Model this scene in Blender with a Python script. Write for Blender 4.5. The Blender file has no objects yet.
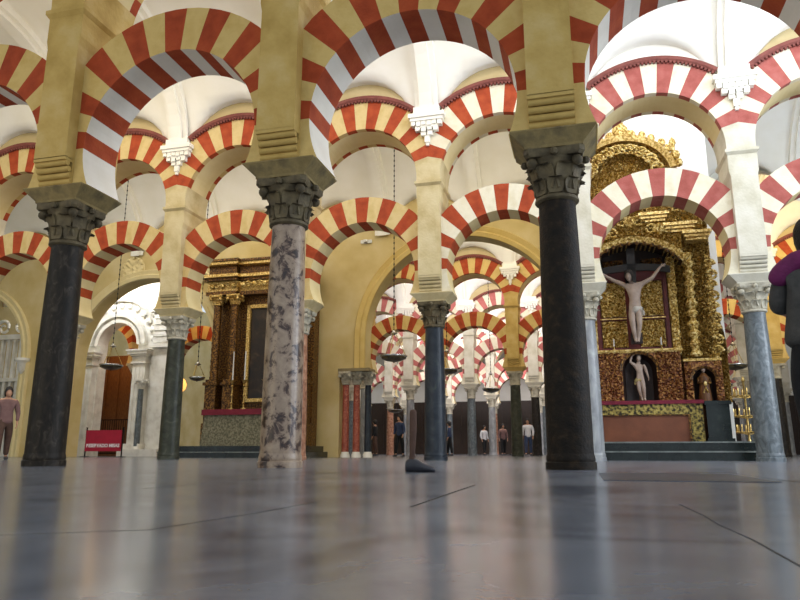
import bpy, bmesh, math, random
from mathutils import Vector, Matrix, noise

random.seed(7)
PI = math.pi
SC = bpy.context.scene
COL = SC.collection

# ------------------------------------------------------------------ camera, world, lights
F_PX, PITCH, CAM_H = 680.0, math.atan(152 / 680.0), 0.175
cam_d = bpy.data.cameras.new('camera'); cam = bpy.data.objects.new('camera', cam_d); COL.objects.link(cam)
cam_d.sensor_width = 36.0; cam_d.lens = F_PX * 36.0 / 800.0
cam_d.clip_start = 0.02; cam_d.clip_end = 300
cam.location = (0, 0, CAM_H); cam.rotation_euler = (PI / 2 + PITCH, 0, 0)
SC.camera = cam
cam_d.dof.use_dof = True; cam_d.dof.focus_distance = 9.0; cam_d.dof.aperture_fstop = 14.0

RZ = -math.radians(14.9); CS, SN = math.cos(RZ), -math.sin(RZ)   # arcade frame: s along the arcades, n across them
def W(s, n, z=0.0): return Vector((s * CS + n * SN, -s * SN + n * CS, z))

w = bpy.data.worlds.new('sky'); SC.world = w; w.use_nodes = True
bg = w.node_tree.nodes['Background']; bg.inputs[0].default_value = (0.80, 0.90, 1.0, 1); bg.inputs[1].default_value = 1.0
SC.view_settings.view_transform = 'Standard'; SC.view_settings.look = 'None'
SC.view_settings.exposure = -0.12; SC.view_settings.gamma = 1.0; SC.view_settings.use_curve_mapping = False

def area(name, s, n, z, sx, sy, power, color, dn, dz, ds=0.0):
    d = bpy.data.lights.new(name, 'AREA'); d.shape = 'RECTANGLE'; d.size = sx; d.size_y = sy
    d.energy = power; d.color = color
    o = bpy.data.objects.new(name, d); COL.objects.link(o); o.location = W(s, n, z)
    v = W(s + ds, n + dn, z + dz) - W(s, n, z)
    o.rotation_euler = v.to_track_quat('-Z', 'Y').to_euler()
    return o
COOL, DAY, WARM = (0.80, 0.88, 1.0), (1.0, 0.96, 0.88), (1.0, 0.78, 0.42)
# area lights added as daylight for each nave; no windows are built
area('daylight_nave_one_right', 4.8, 8.4, 8.6, 6.5, 1.6, 300, COOL, 1.0, -0.25)
area('daylight_nave_one_middle', -3.0, 8.4, 8.6, 6.0, 1.4, 75, DAY, 1.0, -0.25)
area('daylight_nave_one_left', -11.0, 8.4, 8.6, 8.0, 1.4, 120, (1.0, 0.86, 0.62), 1.0, -0.25)
area('daylight_nave_two_right', 4.0, 15.6, 8.9, 6.0, 1.4, 230, COOL, 1.0, -0.25)
area('daylight_nave_two_middle', -4.5, 15.6, 8.9, 8.0, 1.4, 130, (1.0, 0.92, 0.76), 1.0, -0.25)
area('daylight_nave_two_left', -15.5, 15.6, 8.9, 9.0, 1.4, 180, (1.0, 0.95, 0.86), 1.0, -0.25)
area('overhead_fill_nave_one_right', 3.0, 10.9, 10.0, 7.0, 1.6, 300, COOL, 0.0, -1.0)  # overhead fills added for floor bounce onto soffits; no skylights in the vault
area('overhead_fill_nave_one_middle', -4.5, 10.9, 10.0, 7.0, 1.6, 230, (0.97, 0.96, 1.0), 0.0, -1.0)
area('overhead_fill_nave_one_left', -12.0, 10.9, 10.0, 7.0, 1.6, 230, (1.0, 0.90, 0.74), 0.0, -1.0)
area('overhead_fill_nave_two_middle', -4.0, 17.6, 10.25, 9.0, 1.4, 330, (1.0, 0.90, 0.70), 0.0, -1.0)
area('overhead_fill_nave_two_left', -13.0, 17.6, 10.25, 8.0, 1.4, 330, (1.0, 0.92, 0.78), 0.0, -1.0)
area('overhead_fill_nave_three', -4.0, 25.2, 10.25, 9.0, 1.4, 190, (1.0, 0.84, 0.55), 0.0, -1.0)
# cool side fills added at the right end of the naves, no doors there
area('side_fill_near_right', 9.5, 5.5, 3.4, 2.5, 5.0, 330, COOL, 0.15, 0.05, -1.0)
area('side_fill_far_right', 12.5, 11.0, 4.2, 3.5, 6.0, 800, COOL, 0.1, 0.05, -1.0)
area('daylight_nave_three', -4.0, 23.2, 9.0, 10.0, 1.4, 200, DAY, 1.0, -0.3)
area('lamplight_nave_three_right', 7.5, 23.2, 8.6, 5.0, 1.4, 320, WARM, 1.0, -0.3)
area('portal_fill_left', -18.5, 22.6, 7.6, 5.0, 0.6, 260, (0.95, 0.97, 1.0), 0.9, -0.6)  # unseen area light added to brighten the white portal
area('lamplight_nave_three_left', -16.0, 27.6, 7.5, 4.0, .8, 130, (1.0, .55, .22), 0.6, -0.6)  # orange area light added to tint the arches around the lantern
area('daylight_nave_four', -4.0, 29.4, 9.0, 12.0, 1.4, 1000, (1.0, 0.95, 0.96), 1.0, -0.3)
area('daylight_nave_five', -4.0, 36.2, 9.0, 14.0, 1.4, 1300, (1.0, 0.95, 0.98), 1.0, -0.3)
area('daylight_nave_six', -5.0, 43.4, 9.0, 16.0, 1.4, 1500, (1.0, 0.96, 1.0), 1.0, -0.3)
# warm fill added out of view behind the camera
area('warm_front_fill', -10.0, -1.0, 2.6, 6.0, 4.0, 150, (1.0, 0.76, 0.40), 1.0, 0.30, 0.10)

# ------------------------------------------------------------------ helpers
def tag(o, label=None, cat=None, group=None, kind=None):
    if label: o['label'] = label
    if cat: o['category'] = cat
    if group: o['group'] = group
    if kind: o['kind'] = kind
    return o

class MB:
    def __init__(self): self.v, self.f, self.m = [], [], []
    def face(self, pts, m=0):
        i = len(self.v); self.v += [tuple(p) for p in pts]; self.f.append(tuple(range(i, i + len(pts)))); self.m.append(m)
    def grid(self, rows, m=0, close=False):
        i = len(self.v); nr, nc = len(rows), len(rows[0])
        for r in rows: self.v += [tuple(p) for p in r]
        for a in range(nr - 1):
            for b in range(nc if close else nc - 1):
                b2 = (b + 1) % nc
                self.f.append((i + a * nc + b, i + a * nc + b2, i + (a + 1) * nc + b2, i + (a + 1) * nc + b)); self.m.append(m)
    def box(self, x0, x1, y0, y1, z0, z1, m=0):
        self.hexa([(x0, y0, z0), (x1, y0, z0), (x1, y1, z0), (x0, y1, z0), (x0, y0, z1), (x1, y0, z1), (x1, y1, z1), (x0, y1, z1)], m)
    def hexa(self, p, m=0):
        i = len(self.v); self.v += [tuple(q) for q in p]
        for f in ((3, 2, 1, 0), (4, 5, 6, 7), (0, 1, 5, 4), (1, 2, 6, 5), (2, 3, 7, 6), (3, 0, 4, 7)):
            self.f.append(tuple(i + k for k in f)); self.m.append(m)
    def frustum(self, a0, b0, z0, a1, b1, z1, m=0, cx=0, cy=0):
        self.hexa([(cx - a0, cy - b0, z0), (cx + a0, cy - b0, z0), (cx + a0, cy + b0, z0), (cx - a0, cy + b0, z0),
                   (cx - a1, cy - b1, z1), (cx + a1, cy - b1, z1), (cx + a1, cy + b1, z1), (cx - a1, cy + b1, z1)], m)
    def lathe(self, prof, seg=24, m=0, c=(0, 0, 0), caps=True):
        rows = [[(c[0] + r * math.cos(2 * PI * k / seg), c[1] + r * math.sin(2 * PI * k / seg), c[2] + z) for k in range(seg)] for r, z in prof]
        self.grid(rows, m, True)
        if caps:
            self.face(rows[0][::-1], m); self.face(rows[-1], m)
    def tube(self, pts, r, seg=8, m=0, caps=True):
        pts = [Vector(p) for p in pts]; rr = r if isinstance(r, (list, tuple)) else [r] * len(pts); rows = []
        for i, p in enumerate(pts):
            t = (pts[min(i + 1, len(pts) - 1)] - pts[max(i - 1, 0)]).normalized()
            a = t.cross(Vector((0, 0, 1))) if abs(t.z) < 0.95 else t.cross(Vector((1, 0, 0)))
            a.normalize(); b = t.cross(a)
            rows.append([p + rr[i] * (a * math.cos(2 * PI * k / seg) + b * math.sin(2 * PI * k / seg)) for k in range(seg)])
        self.grid(rows, m, True)
        if caps: self.face(rows[0][::-1], m); self.face(rows[-1], m)
    def ball(self, c, rx, ry=None, rz=None, m=0, seg=12):
        ry = ry or rx; rz = rz or rx; rows = []
        for i in range(seg // 2 + 1):
            a = -PI / 2 + PI * i / (seg // 2); q = max(math.cos(a), 0.02)
            rows.append([(c[0] + rx * q * math.cos(2 * PI * k / seg), c[1] + ry * q * math.sin(2 * PI * k / seg), c[2] + rz * math.sin(a)) for k in range(seg)])
        self.grid(rows, m, True)
    def build(self, name, mats, parent=None, smooth=False, loc=None, rz=None, weld=True):
        me = bpy.data.meshes.new(name); me.from_pydata(self.v, [], self.f)
        for mt in (mats if isinstance(mats, (list, tuple)) else [mats]): me.materials.append(mt)
        me.polygons.foreach_set('material_index', self.m)
        bm = bmesh.new(); bm.from_mesh(me)
        if weld: bmesh.ops.remove_doubles(bm, verts=bm.verts, dist=1e-4)
        bmesh.ops.recalc_face_normals(bm, faces=bm.faces)
        bm.to_mesh(me); bm.free()
        if smooth:
            me.polygons.foreach_set('use_smooth', [True] * len(me.polygons))
            if smooth != 'all': me.set_sharp_from_angle(angle=math.radians(40))
        o = bpy.data.objects.new(name, me); COL.objects.link(o)
        if parent: o.parent = parent
        if loc is not None: o.location = loc
        if rz is not None: o.rotation_euler.z = rz
        return o
    def world(self, name, mats, smooth=False, **k):
        return self.build(name, mats, None, smooth, loc=(0, 0, 0), rz=RZ, **k)

def empty(name, loc, label=None, cat=None, group=None, rz=RZ):
    o = bpy.data.objects.new(name, None); COL.objects.link(o); o.location = loc; o.rotation_euler.z = rz
    o.empty_display_size = 0.2
    return tag(o, label, cat, group)
def kids(o): return [c for c in bpy.data.objects if c.parent is o]
def copy_tree(o, parent=None):
    c = o.copy(); COL.objects.link(c); c.parent = parent
    for ch in list(o.children): copy_tree(ch, c)
    return c

# ------------------------------------------------------------------ materials
def new_mat(name):
    m = bpy.data.materials.new(name); m.use_nodes = True
    nt = m.node_tree; b = nt.nodes['Principled BSDF']
    return m, nt, b
def mix_noise(nt, b, cols, scale=3.0, detail=6, coord='Object', stretch=(1, 1, 1), pos=None, dist=0.0, rough=0.55):
    tc = nt.nodes.new('ShaderNodeTexCoord'); mp = nt.nodes.new('ShaderNodeMapping'); mp.inputs['Scale'].default_value = stretch
    nz = nt.nodes.new('ShaderNodeTexNoise'); nz.inputs['Scale'].default_value = scale; nz.inputs['Detail'].default_value = detail
    nz.inputs['Distortion'].default_value = dist; nz.inputs['Roughness'].default_value = rough
    cr = nt.nodes.new('ShaderNodeValToRGB')
    while len(cr.color_ramp.elements) < len(cols): cr.color_ramp.elements.new(0.5)
    for i, c in enumerate(cols):
        e = cr.color_ramp.elements[i]; e.position = pos[i] if pos else 0.3 + 0.4 * i / max(1, len(cols) - 1); e.color = (*c, 1)
    nt.links.new(tc.outputs[coord], mp.inputs[0]); nt.links.new(mp.outputs[0], nz.inputs[0])
    nt.links.new(nz.outputs[0], cr.inputs[0]); nt.links.new(cr.outputs[0], b.inputs['Base Color'])
    return tc, mp, nz, cr
def add_bump(nt, b, mp, scale, strength, dist=0.02, kind='noise'):
    if kind == 'voronoi':
        t = nt.nodes.new('ShaderNodeTexVoronoi'); t.inputs['Scale'].default_value = scale
    else:
        t = nt.nodes.new('ShaderNodeTexNoise'); t.inputs['Scale'].default_value = scale; t.inputs['Detail'].default_value = 4
    bp = nt.nodes.new('ShaderNodeBump'); bp.inputs['Strength'].default_value = strength; bp.inputs['Distance'].default_value = dist
    nt.links.new(mp.outputs[0], t.inputs[0]); nt.links.new(t.outputs[0], bp.inputs['Height']); nt.links.new(bp.outputs[0], b.inputs['Normal'])
def stone(name, cols, scale=3.0, rough=0.8, bump=0.3, bscale=25, stretch=(1, 1, 1), pos=None, dist=0.0, metal=0.0, bk='noise', coat=0.0, nr=0.55):
    m, nt, b = new_mat(name)
    tc, mp, nz, cr = mix_noise(nt, b, cols, scale, 6, 'Object', stretch, pos, dist, nr)
    b.inputs['Roughness'].default_value = rough; b.inputs['Metallic'].default_value = metal
    if coat: b.inputs['Coat Weight'].default_value = coat; b.inputs['Coat Roughness'].default_value = 0.25
    if bump: add_bump(nt, b, mp, bscale, bump, 0.02, bk)
    return m
def hx(h):
    r = [int(h[i:i + 2], 16) / 255 for i in (0, 2, 4)]
    return tuple(((c + 0.055) / 1.055) ** 2.4 if c > 0.04045 else c / 12.92 for c in r)

M = {}
M['pier_warm'] = stone('limestone_ochre', [hx('B0924C'), hx('C2A45E'), hx('CDB478')], 2.2, 0.85, 0.35, 18)
M['pier_pale'] = stone('limestone_pale', [hx('BDB69E'), hx('CFC9B6'), hx('D8D3C4')], 2.2, 0.85, 0.3, 18)
M['pier_cream'] = stone('limestone_cream', [hx('B5A272'), hx('C8B88C'), hx('D2C49C')], 2.2, 0.85, 0.3, 18)
M['red_far'] = stone('hazy_brick_voussoir', [hx('B0605A'), hx('BC7068')], 5.0, 0.85, 0.2, 30)  # far rows: haze and overexposure mixed into the brick red
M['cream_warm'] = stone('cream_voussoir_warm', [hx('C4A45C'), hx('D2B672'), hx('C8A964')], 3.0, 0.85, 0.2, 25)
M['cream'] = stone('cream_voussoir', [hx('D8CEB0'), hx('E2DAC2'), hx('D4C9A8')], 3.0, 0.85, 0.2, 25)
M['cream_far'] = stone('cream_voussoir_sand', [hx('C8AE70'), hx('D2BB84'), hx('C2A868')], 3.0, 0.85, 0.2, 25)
M['red'] = stone('brick_red_voussoir', [hx('93360F'), hx('A44018'), hx('AE4C20')], 5.0, 0.85, 0.25, 30)
M['red_b'] = stone('brick_red_voussoir_rosy', [hx('964A40'), hx('A4564C'), hx('AC6258')], 5.0, 0.85, 0.25, 30)
M['soffit'] = stone('plaster_soffit', [hx('D8C690'), hx('E2D2A2')], 2.0, 0.9, 0.15, 20)
M['white_soffit'] = stone('brightened_white_soffit', [hx('E2DACA'), hx('EEE8DC')], 2.0, 0.9, 0.15, 20)  # pale plaster, lightened in colour to brighten the arch undersides
M['vault'] = stone('white_vault_plaster', [hx('ECE8DA'), hx('F4F1E8')], 1.2, 0.9, 0.08, 12)
M['lunette'] = stone('lunette_plaster', [hx('B5A274'), hx('C3B388')], 1.6, 0.9, 0.12, 12)
M['ochre_wall'] = stone('ochre_wall_plaster', [hx('BCA468'), hx('C9B47C'), hx('D2C090')], 0.9, 0.9, 0.15, 10)
M['moulding'] = stone('ochre_moulding', [hx('C4A65C'), hx('D0B672')], 2, 0.85, 0.15, 18)
M['dentil'] = stone('dentil_brick', [hx('6E3A32'), hx('84483E')], 6, 0.85, 0.3, 30)
M['capital_dark'] = stone('capital_grey_marble', [hx('40392C'), hx('5C523E'), hx('776B50')], 6, 0.6, 0.5, 22)
M['capital_pale'] = stone('capital_pale_marble', [hx('A39C88'), hx('BDB6A2'), hx('8C8674')], 6, 0.7, 0.5, 22)
M['impost_warm'] = stone('ochre_impost_stone', [hx('74643E'), hx('8C7A4E'), hx('5E5238')], 4, 0.8, 0.4, 20)
M['impost'] = stone('impost_stone', [hx('6E6144'), hx('8A7B58')], 4, 0.8, 0.4, 20)
M['white_marble'] = stone('white_carved_marble', [hx('CBC6BA'), hx('DFDCD2'), hx('E8E6DE')], 3, 0.5, 0.25, 16)
M['black_shaft'] = stone('dark_brown_marble_shaft', [hx('0E0A06'), hx('1E160D'), hx('40311F')], 12, 0.62, 0.4, 40, pos=[0.3, 0.55, 0.85])
M['slate_shaft'] = stone('slate_grey_marble_shaft', [hx('15120F'), hx('26211B'), hx('544C42')], 9, 0.5, 0.12, 40, (1, 1, 0.5), [0.3, 0.55, 0.85], 1.5)
M['green_shaft'] = stone('green_grey_marble_shaft', [hx('24271F'), hx('3C3F36'), hx('5C5F52')], 4, 0.35, 0.12, 40, pos=[0.3, 0.55, 0.8], dist=1)
M['blue_shaft'] = stone('blue_black_marble_shaft', [hx('1E242C'), hx('2F353C'), hx('4B5148')], 3, 0.3, 0.1, 40, pos=[0.3, 0.55, 0.85], dist=1)
M['grey_shaft'] = stone('pale_grey_marble_shaft', [hx('66686A'), hx('86888A'), hx('A8AAA8')], 4, 0.35, 0.12, 40, (1, 1, 0.4), None, 1)
M['steel_shaft'] = stone('blue_grey_marble_shaft', [hx('30363A'), hx('5C6468'), hx('868E92')], 5, 0.32, 0.3, 30, (1, 1, 0.7), [0.25, 0.5, 0.8], 2)
M['rose_shaft'] = stone('rose_marble_shaft', [hx('6B4232'), hx('A3765C'), hx('C0A08A')], 9, 0.4, 0.15, 40, pos=[0.3, 0.55, 0.8])
M['red_shaft'] = stone('red_marble_shaft', [hx('6E2A1C'), hx('9A4A34'), hx('B98468')], 6, 0.4, 0.1, 40, pos=[0.3, 0.5, 0.8], dist=2)
for k_ in ('black_shaft', 'slate_shaft', 'green_shaft', 'blue_shaft', 'capital_dark'):
    M[k_].node_tree.nodes['Principled BSDF'].inputs['Specular IOR Level'].default_value = 0.22
# breccia: pale pink stone with dark irregular patches
m, nt, b = new_mat('pink_breccia_shaft')
tc, mp, nz, cr = mix_noise(nt, b, [hx('2E201C'), hx('4E382E'), hx('8C7866'), hx('AE9A84')], 7.5, 8, 'Object', (1, 1, 0.9), [0.38, 0.43, 0.48, 0.70], 0.5, 0.66)
b.inputs['Roughness'].default_value = 0.3; add_bump(nt, b, mp, 30, 0.08)
M['breccia'] = m
def gold(name, c0, c1, c2, rough=0.38, bs=16, st=0.9):
    m, nt, b = new_mat(name)
    tc, mp, nz, cr = mix_noise(nt, b, [c0, c1, c2], 20, 6, pos=[0.38, 0.5, 0.62])
    b.inputs['Metallic'].default_value = 0.45; b.inputs['Roughness'].default_value = rough
    add_bump(nt, b, mp, bs, st, 0.03)
    return m
M['gold'] = gold('gilded_carving', hx('7E5A1C'), hx('D0AA50'), hx('F8E4A4'), .38, 34)
M['gold_wing'] = gold('tarnished_gilt_wing', hx('5E4418'), hx('B08A3C'), hx('E0C47C'), .42, 34)
M['gold_smooth'] = gold('gilded_moulding', hx('9A7430'), hx('D4B060'), hx('EED490'), 0.35, 8, 0.3)
M['gold_brown'] = gold('aged_gilding', hx('24160A'), hx('5A3A16'), hx('966C2E'), 0.42, 14, 0.6)
M['gold_dark'] = gold('dark_gilded_panel', hx('4A2618'), hx('84502E'), hx('B88C4C'), 0.5, 18, 0.8)
M['red_paint'] = stone('crimson_painted_wood', [hx('4E1512'), hx('6B2018')], 6, 0.5, 0.2, 30)
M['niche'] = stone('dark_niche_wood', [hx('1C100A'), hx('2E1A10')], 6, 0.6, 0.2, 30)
M['black_marble'] = stone('black_green_marble', [hx('141A18'), hx('202826'), hx('39423E')], 3, 0.25, 0.05, 30, pos=[0.3, 0.6, 0.85])
M['edge_highlight'] = stone('grey_step_edge_highlight', [hx('5C625E'), hx('848A86')], 4, 0.3, 0.05)  # lighter strips painting the highlight along the step edges
M['altar_front'] = stone('rust_altar_panel', [hx('6A3A22'), hx('7E482C')], 3, 0.6, 0.1, 30)
M['cloth_red'] = stone('crimson_altar_cloth', [hx('6A1428'), hx('7E1C32')], 8, 0.8, 0.2, 60)
M['brocade'] = stone('gold_brocade', [hx('2A2412'), hx('8C7A3A'), hx('B8A458')], 14, 0.5, 0.3, 30, pos=[0.42, 0.52, 0.62], metal=0.3)
M['damask'] = stone('green_grey_damask', [hx('55533F'), hx('74705A'), hx('8A856E')], 16, 0.7, 0.2, 30, pos=[0.4, 0.5, 0.62])
M['painting'] = stone('dark_oil_painting', [hx('17110C'), hx('2C2014'), hx('5A4630')], 2.5, 0.4, 0.02, 30, pos=[0.35, 0.55, 0.8], dist=1)
M['dark_wood'] = stone('dark_turned_wood', [hx('22160E'), hx('3A2616')], 5, 0.45, 0.1, 30, (6, 6, 1))
M['brown_wood'] = stone('brown_panelled_wood', [hx('4A2C14'), hx('6C4420'), hx('835628')], 5, 0.5, 0.1, 30, (8, 8, 1))
M['iron'] = stone('black_iron', [hx('101010'), hx('1C1B1A')], 5, 0.5, 0.1, 40, metal=0.6)
M['brass'] = stone('old_brass', [hx('9A7C42'), hx('D8BC78')], 8, 0.28, 0.05, 40, metal=0.9)
M['lamp_dish'] = stone('tarnished_brass_dish', [hx('2E2A20'), hx('5A5038'), hx('8C7C54')], 6, 0.35, 0.1, 40, metal=0.7)
M['silver'] = stone('silver_rim', [hx('A8A8A4'), hx('DCDCD8')], 8, 0.22, 0.05, 40, metal=0.9)
M['skin_statue'] = stone('painted_carved_flesh', [hx('9C8676'), hx('B8A494')], 6, 0.5, 0.05, 40)
M['loin'] = stone('painted_loincloth', [hx('A89E90'), hx('CFC8BC')], 6, 0.7, 0.3, 40)
M['gold_cloth'] = stone('gilded_loincloth', [hx('7A6A3C'), hx('B09C64')], 9, 0.5, 0.3, 40)
M['cross'] = stone('black_cross_wood', [hx('0E0C0A'), hx('1C1814')], 6, 0.5, 0.1, 40, (4, 4, 1))
M['hair'] = stone('dark_hair', [hx('100C0A'), hx('221A16')], 20, 0.6, 0.6, 60)
M['hair_carved'] = stone('carved_dark_hair', [hx('1A1410'), hx('2E241C')], 20, 0.6, 0.5, 60)
M['skin'] = stone('skin', [hx('B08468'), hx('C29478')], 8, 0.55, 0.03, 60)
M['grey_cloth'] = stone('grey_knit_cloth', [hx('3F3E3C'), hx('4E4C49')], 20, 0.9, 0.3, 90)
M['black_cloth'] = stone('black_trouser_cloth', [hx('0C0D10'), hx('17181C')], 12, 0.9, 0.2, 70)
M['purple'] = stone('purple_scarf_cloth', [hx('5E1646'), hx('7A2260')], 9, 0.8, 0.3, 60)
M['brown_cloth'] = stone('brown_cloth', [hx('4A352C'), hx('5E463A')], 9, 0.9, 0.2, 60)
M['mauve_cloth'] = stone('mauve_cloth', [hx('6E5250'), hx('80625E')], 9, 0.9, 0.2, 60)
M['blue_cloth'] = stone('blue_cloth', [hx('28344E'), hx('36466A')], 9, 0.9, 0.2, 60)
M['white_cloth'] = stone('white_cloth', [hx('C8C8CC'), hx('DADADC')], 9, 0.9, 0.2, 60)
M['shoe'] = stone('dark_shoe_leather', [hx('26262C'), hx('38383F')], 9, 0.5, 0.1, 60)
M['banner'] = stone('crimson_banner', [hx('9A0C2C'), hx('AE1234')], 4, 0.7, 0.05, 60)
M['letter'] = stone('white_lettering', [hx('E8DCE2'), hx('F2E8EC')], 4, 0.7, 0.0)
M['bulb'] = stone('white_plastic', [hx('D8D8D4'), hx('E4E4E0')], 4, 0.4, 0.0)
m, nt, b = new_mat('glowing_lamp'); b.inputs['Base Color'].default_value = (1, .6, .2, 1)
b.inputs['Emission Color'].default_value = (1.0, 0.45, 0.10, 1); b.inputs['Emission Strength'].default_value = 1.8; M['glow'] = m
# polished marble floor: large slabs, fine joints, veins
m, nt, b = new_mat('polished_marble_floor')
tc, mp, nz, cr = mix_noise(nt, b, [hx('4E5460'), hx('70757F'), hx('888D96')], 1.6, 10, 'Object', (1, 1, 1), [0.34, 0.48, 0.66], 1.2, 0.62)
br = nt.nodes.new('ShaderNodeTexBrick'); br.offset = 0.37; br.inputs['Scale'].default_value = 1.0
br.inputs['Brick Width'].default_value = 2.3; br.inputs['Row Height'].default_value = 1.35
br.inputs['Mortar Size'].default_value = 0.0; br.inputs['Mortar Smooth'].default_value = 0.2
br.inputs['Color1'].default_value = (1, 1, 1, 1); br.inputs['Color2'].default_value = (0.90, 0.90, 0.92, 1); br.inputs['Mortar'].default_value = (0.22, 0.2, 0.2, 1)
mp2 = nt.nodes.new('ShaderNodeMapping'); mp2.inputs['Location'].default_value = (0.55, 0.42, 0)
nz2 = nt.nodes.new('ShaderNodeTexNoise'); nz2.inputs['Scale'].default_value = 1.3; nz2.inputs['Detail'].default_value = 6
mxv = nt.nodes.new('ShaderNodeMixRGB'); mxv.inputs[0].default_value = 0.05
nt.links.new(tc.outputs['Object'], mp2.inputs[0]); nt.links.new(mp2.outputs[0], nz2.inputs[0])
nt.links.new(mp2.outputs[0], mxv.inputs[1]); nt.links.new(nz2.outputs['Color'], mxv.inputs[2]); nt.links.new(mxv.outputs[0], br.inputs[0])
mul = nt.nodes.new('ShaderNodeMixRGB'); mul.blend_type = 'MULTIPLY'; mul.inputs[0].default_value = 1
nt.links.new(cr.outputs[0], mul.inputs[1]); nt.links.new(br.outputs[0], mul.inputs[2]); nt.links.new(mul.outputs[0], b.inputs['Base Color'])
rr = nt.nodes.new('ShaderNodeMapRange'); rr.inputs[3].default_value = 0.14; rr.inputs[4].default_value = 0.26
nz3 = nt.nodes.new('ShaderNodeTexNoise'); nz3.inputs['Scale'].default_value = 2.6; nz3.inputs['Detail'].default_value = 7
nt.links.new(tc.outputs['Object'], nz3.inputs[0]); nt.links.new(nz3.outputs[0], rr.inputs[0]); nt.links.new(rr.outputs[0], b.inputs['Roughness'])
bp = nt.nodes.new('ShaderNodeBump'); bp.inputs['Strength'].default_value = 0.03; bp.inputs['Distance'].default_value = 0.02
nt.links.new(nz3.outputs[0], bp.inputs['Height']); nt.links.new(bp.outputs[0], b.inputs['Normal'])
b.inputs['Specular IOR Level'].default_value = 0.6
M['floor'] = m
M['joint'] = stone('dark_floor_joint', [hx('2A2620'), hx('3A342C')], 5, 0.8, 0)
M['tomb'] = stone('blue_grey_tomb_slab', [hx('343A46'), hx('4A515E')], 3, 0.3, 0.1, 14)

# ------------------------------------------------------------------ setting
mb = MB(); mb.box(-34, 22, -4.5, 60, -0.3, 0.0); o = mb.world('floor', M['floor']); tag(o, kind='structure')

mb = MB()
def joint(pts, w_=.004):
    for (a, b_) in zip(pts[:-1], pts[1:]):
        a, b_ = Vector(a), Vector(b_); d = (b_ - a).normalized(); q = Vector((-d.y, d.x)) * w_ / 2
        mb.face([(a.x - q.x, a.y - q.y, .0006), (b_.x - q.x, b_.y - q.y, .0006), (b_.x + q.x, b_.y + q.y, .0006), (a.x + q.x, a.y + q.y, .0006)])
joint([(-1.6, 1.20), (-1.23, 1.27), (-.98, 1.44), (-.945, 1.9), (-.94, 2.4)], .005)
joint([(-.56, 2.24), (-.575, 3.0), (-.59, 3.8)], .012)
joint([(.30, 2.6), (.312, 2.17), (.308, 1.9), (.32, 1.6), (.316, 1.27), (.322, 1.0)], .005)
for sx_ in (-3.6, -2.1, 1.2, 2.3): joint([(sx_, 3.0), (sx_ + .01, 6.9)], .008)
o = mb.world('trim_30', M['joint']); tag(o, kind='structure')

ZSP = 7.6
def vault(n0, n1, s_cols, b, idx, zb=2.9):
    """groined vault of one nave: a barrel along the nave met by a lunette over every bay"""
    mb = MB(); nc = (n0 + n1) / 2; hw = (n1 - n0) / 2
    s0, s1 = min(s_cols), max(s_cols); ns = int(round((s1 - s0) / (2 * b))) * 16
    rows = []
    for i in range(33):
        a = PI * i / 32; n = nc - hw * math.cos(a); row = []
        for k in range(ns + 1):
            s = s0 + (s1 - s0) * k / ns
            x = ((s - s0) / (2 * b)) % 1.0 * 2 * b - b
            zb_ = ZSP + zb * math.sin(a)
            bl = 1.28; zl = ZSP + 1.22 * math.sqrt(1 - (x / bl) ** 2) if abs(x) < bl else 0
            row.append((s, n, max(zb_, zl)))
        rows.append(row)
    mb.grid(rows)
    rows2 = [[(p[0], p[1], p[2] + 0.25) for p in r] for r in rows]
    mb.grid(rows2)
    o = mb.world('ceiling' , M['vault'], smooth='all'); tag(o, kind='structure')
    mb = MB()
    for sc in s_cols:
        R = []
        for i in range(33):
            a = PI * i / 32; n = nc - (hw - 0.1) * math.cos(a); z = ZSP - 0.12 + (zb - 0.05) * math.sin(a)
            R.append([(sc - 0.27, n, z), (sc + 0.27, n, z), (sc + 0.27, n, z + 0.3), (sc - 0.27, n, z + 0.3)])
        mb.grid(R, 0, True)
        R = []
        for i in range(33):
            a = PI * i / 32; n = nc - (hw - 0.18) * math.cos(a); z = ZSP - 0.16 + (zb - 0.11) * math.sin(a)
            R.append([(sc - 0.15, n, z), (sc + 0.15, n, z), (sc + 0.15, n, z + 0.3), (sc - 0.15, n, z + 0.3)])
        mb.grid(R, 0, True)
    o = mb.world('trim_%d' % idx, M['vault']); tag(o, kind='structure')

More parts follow.
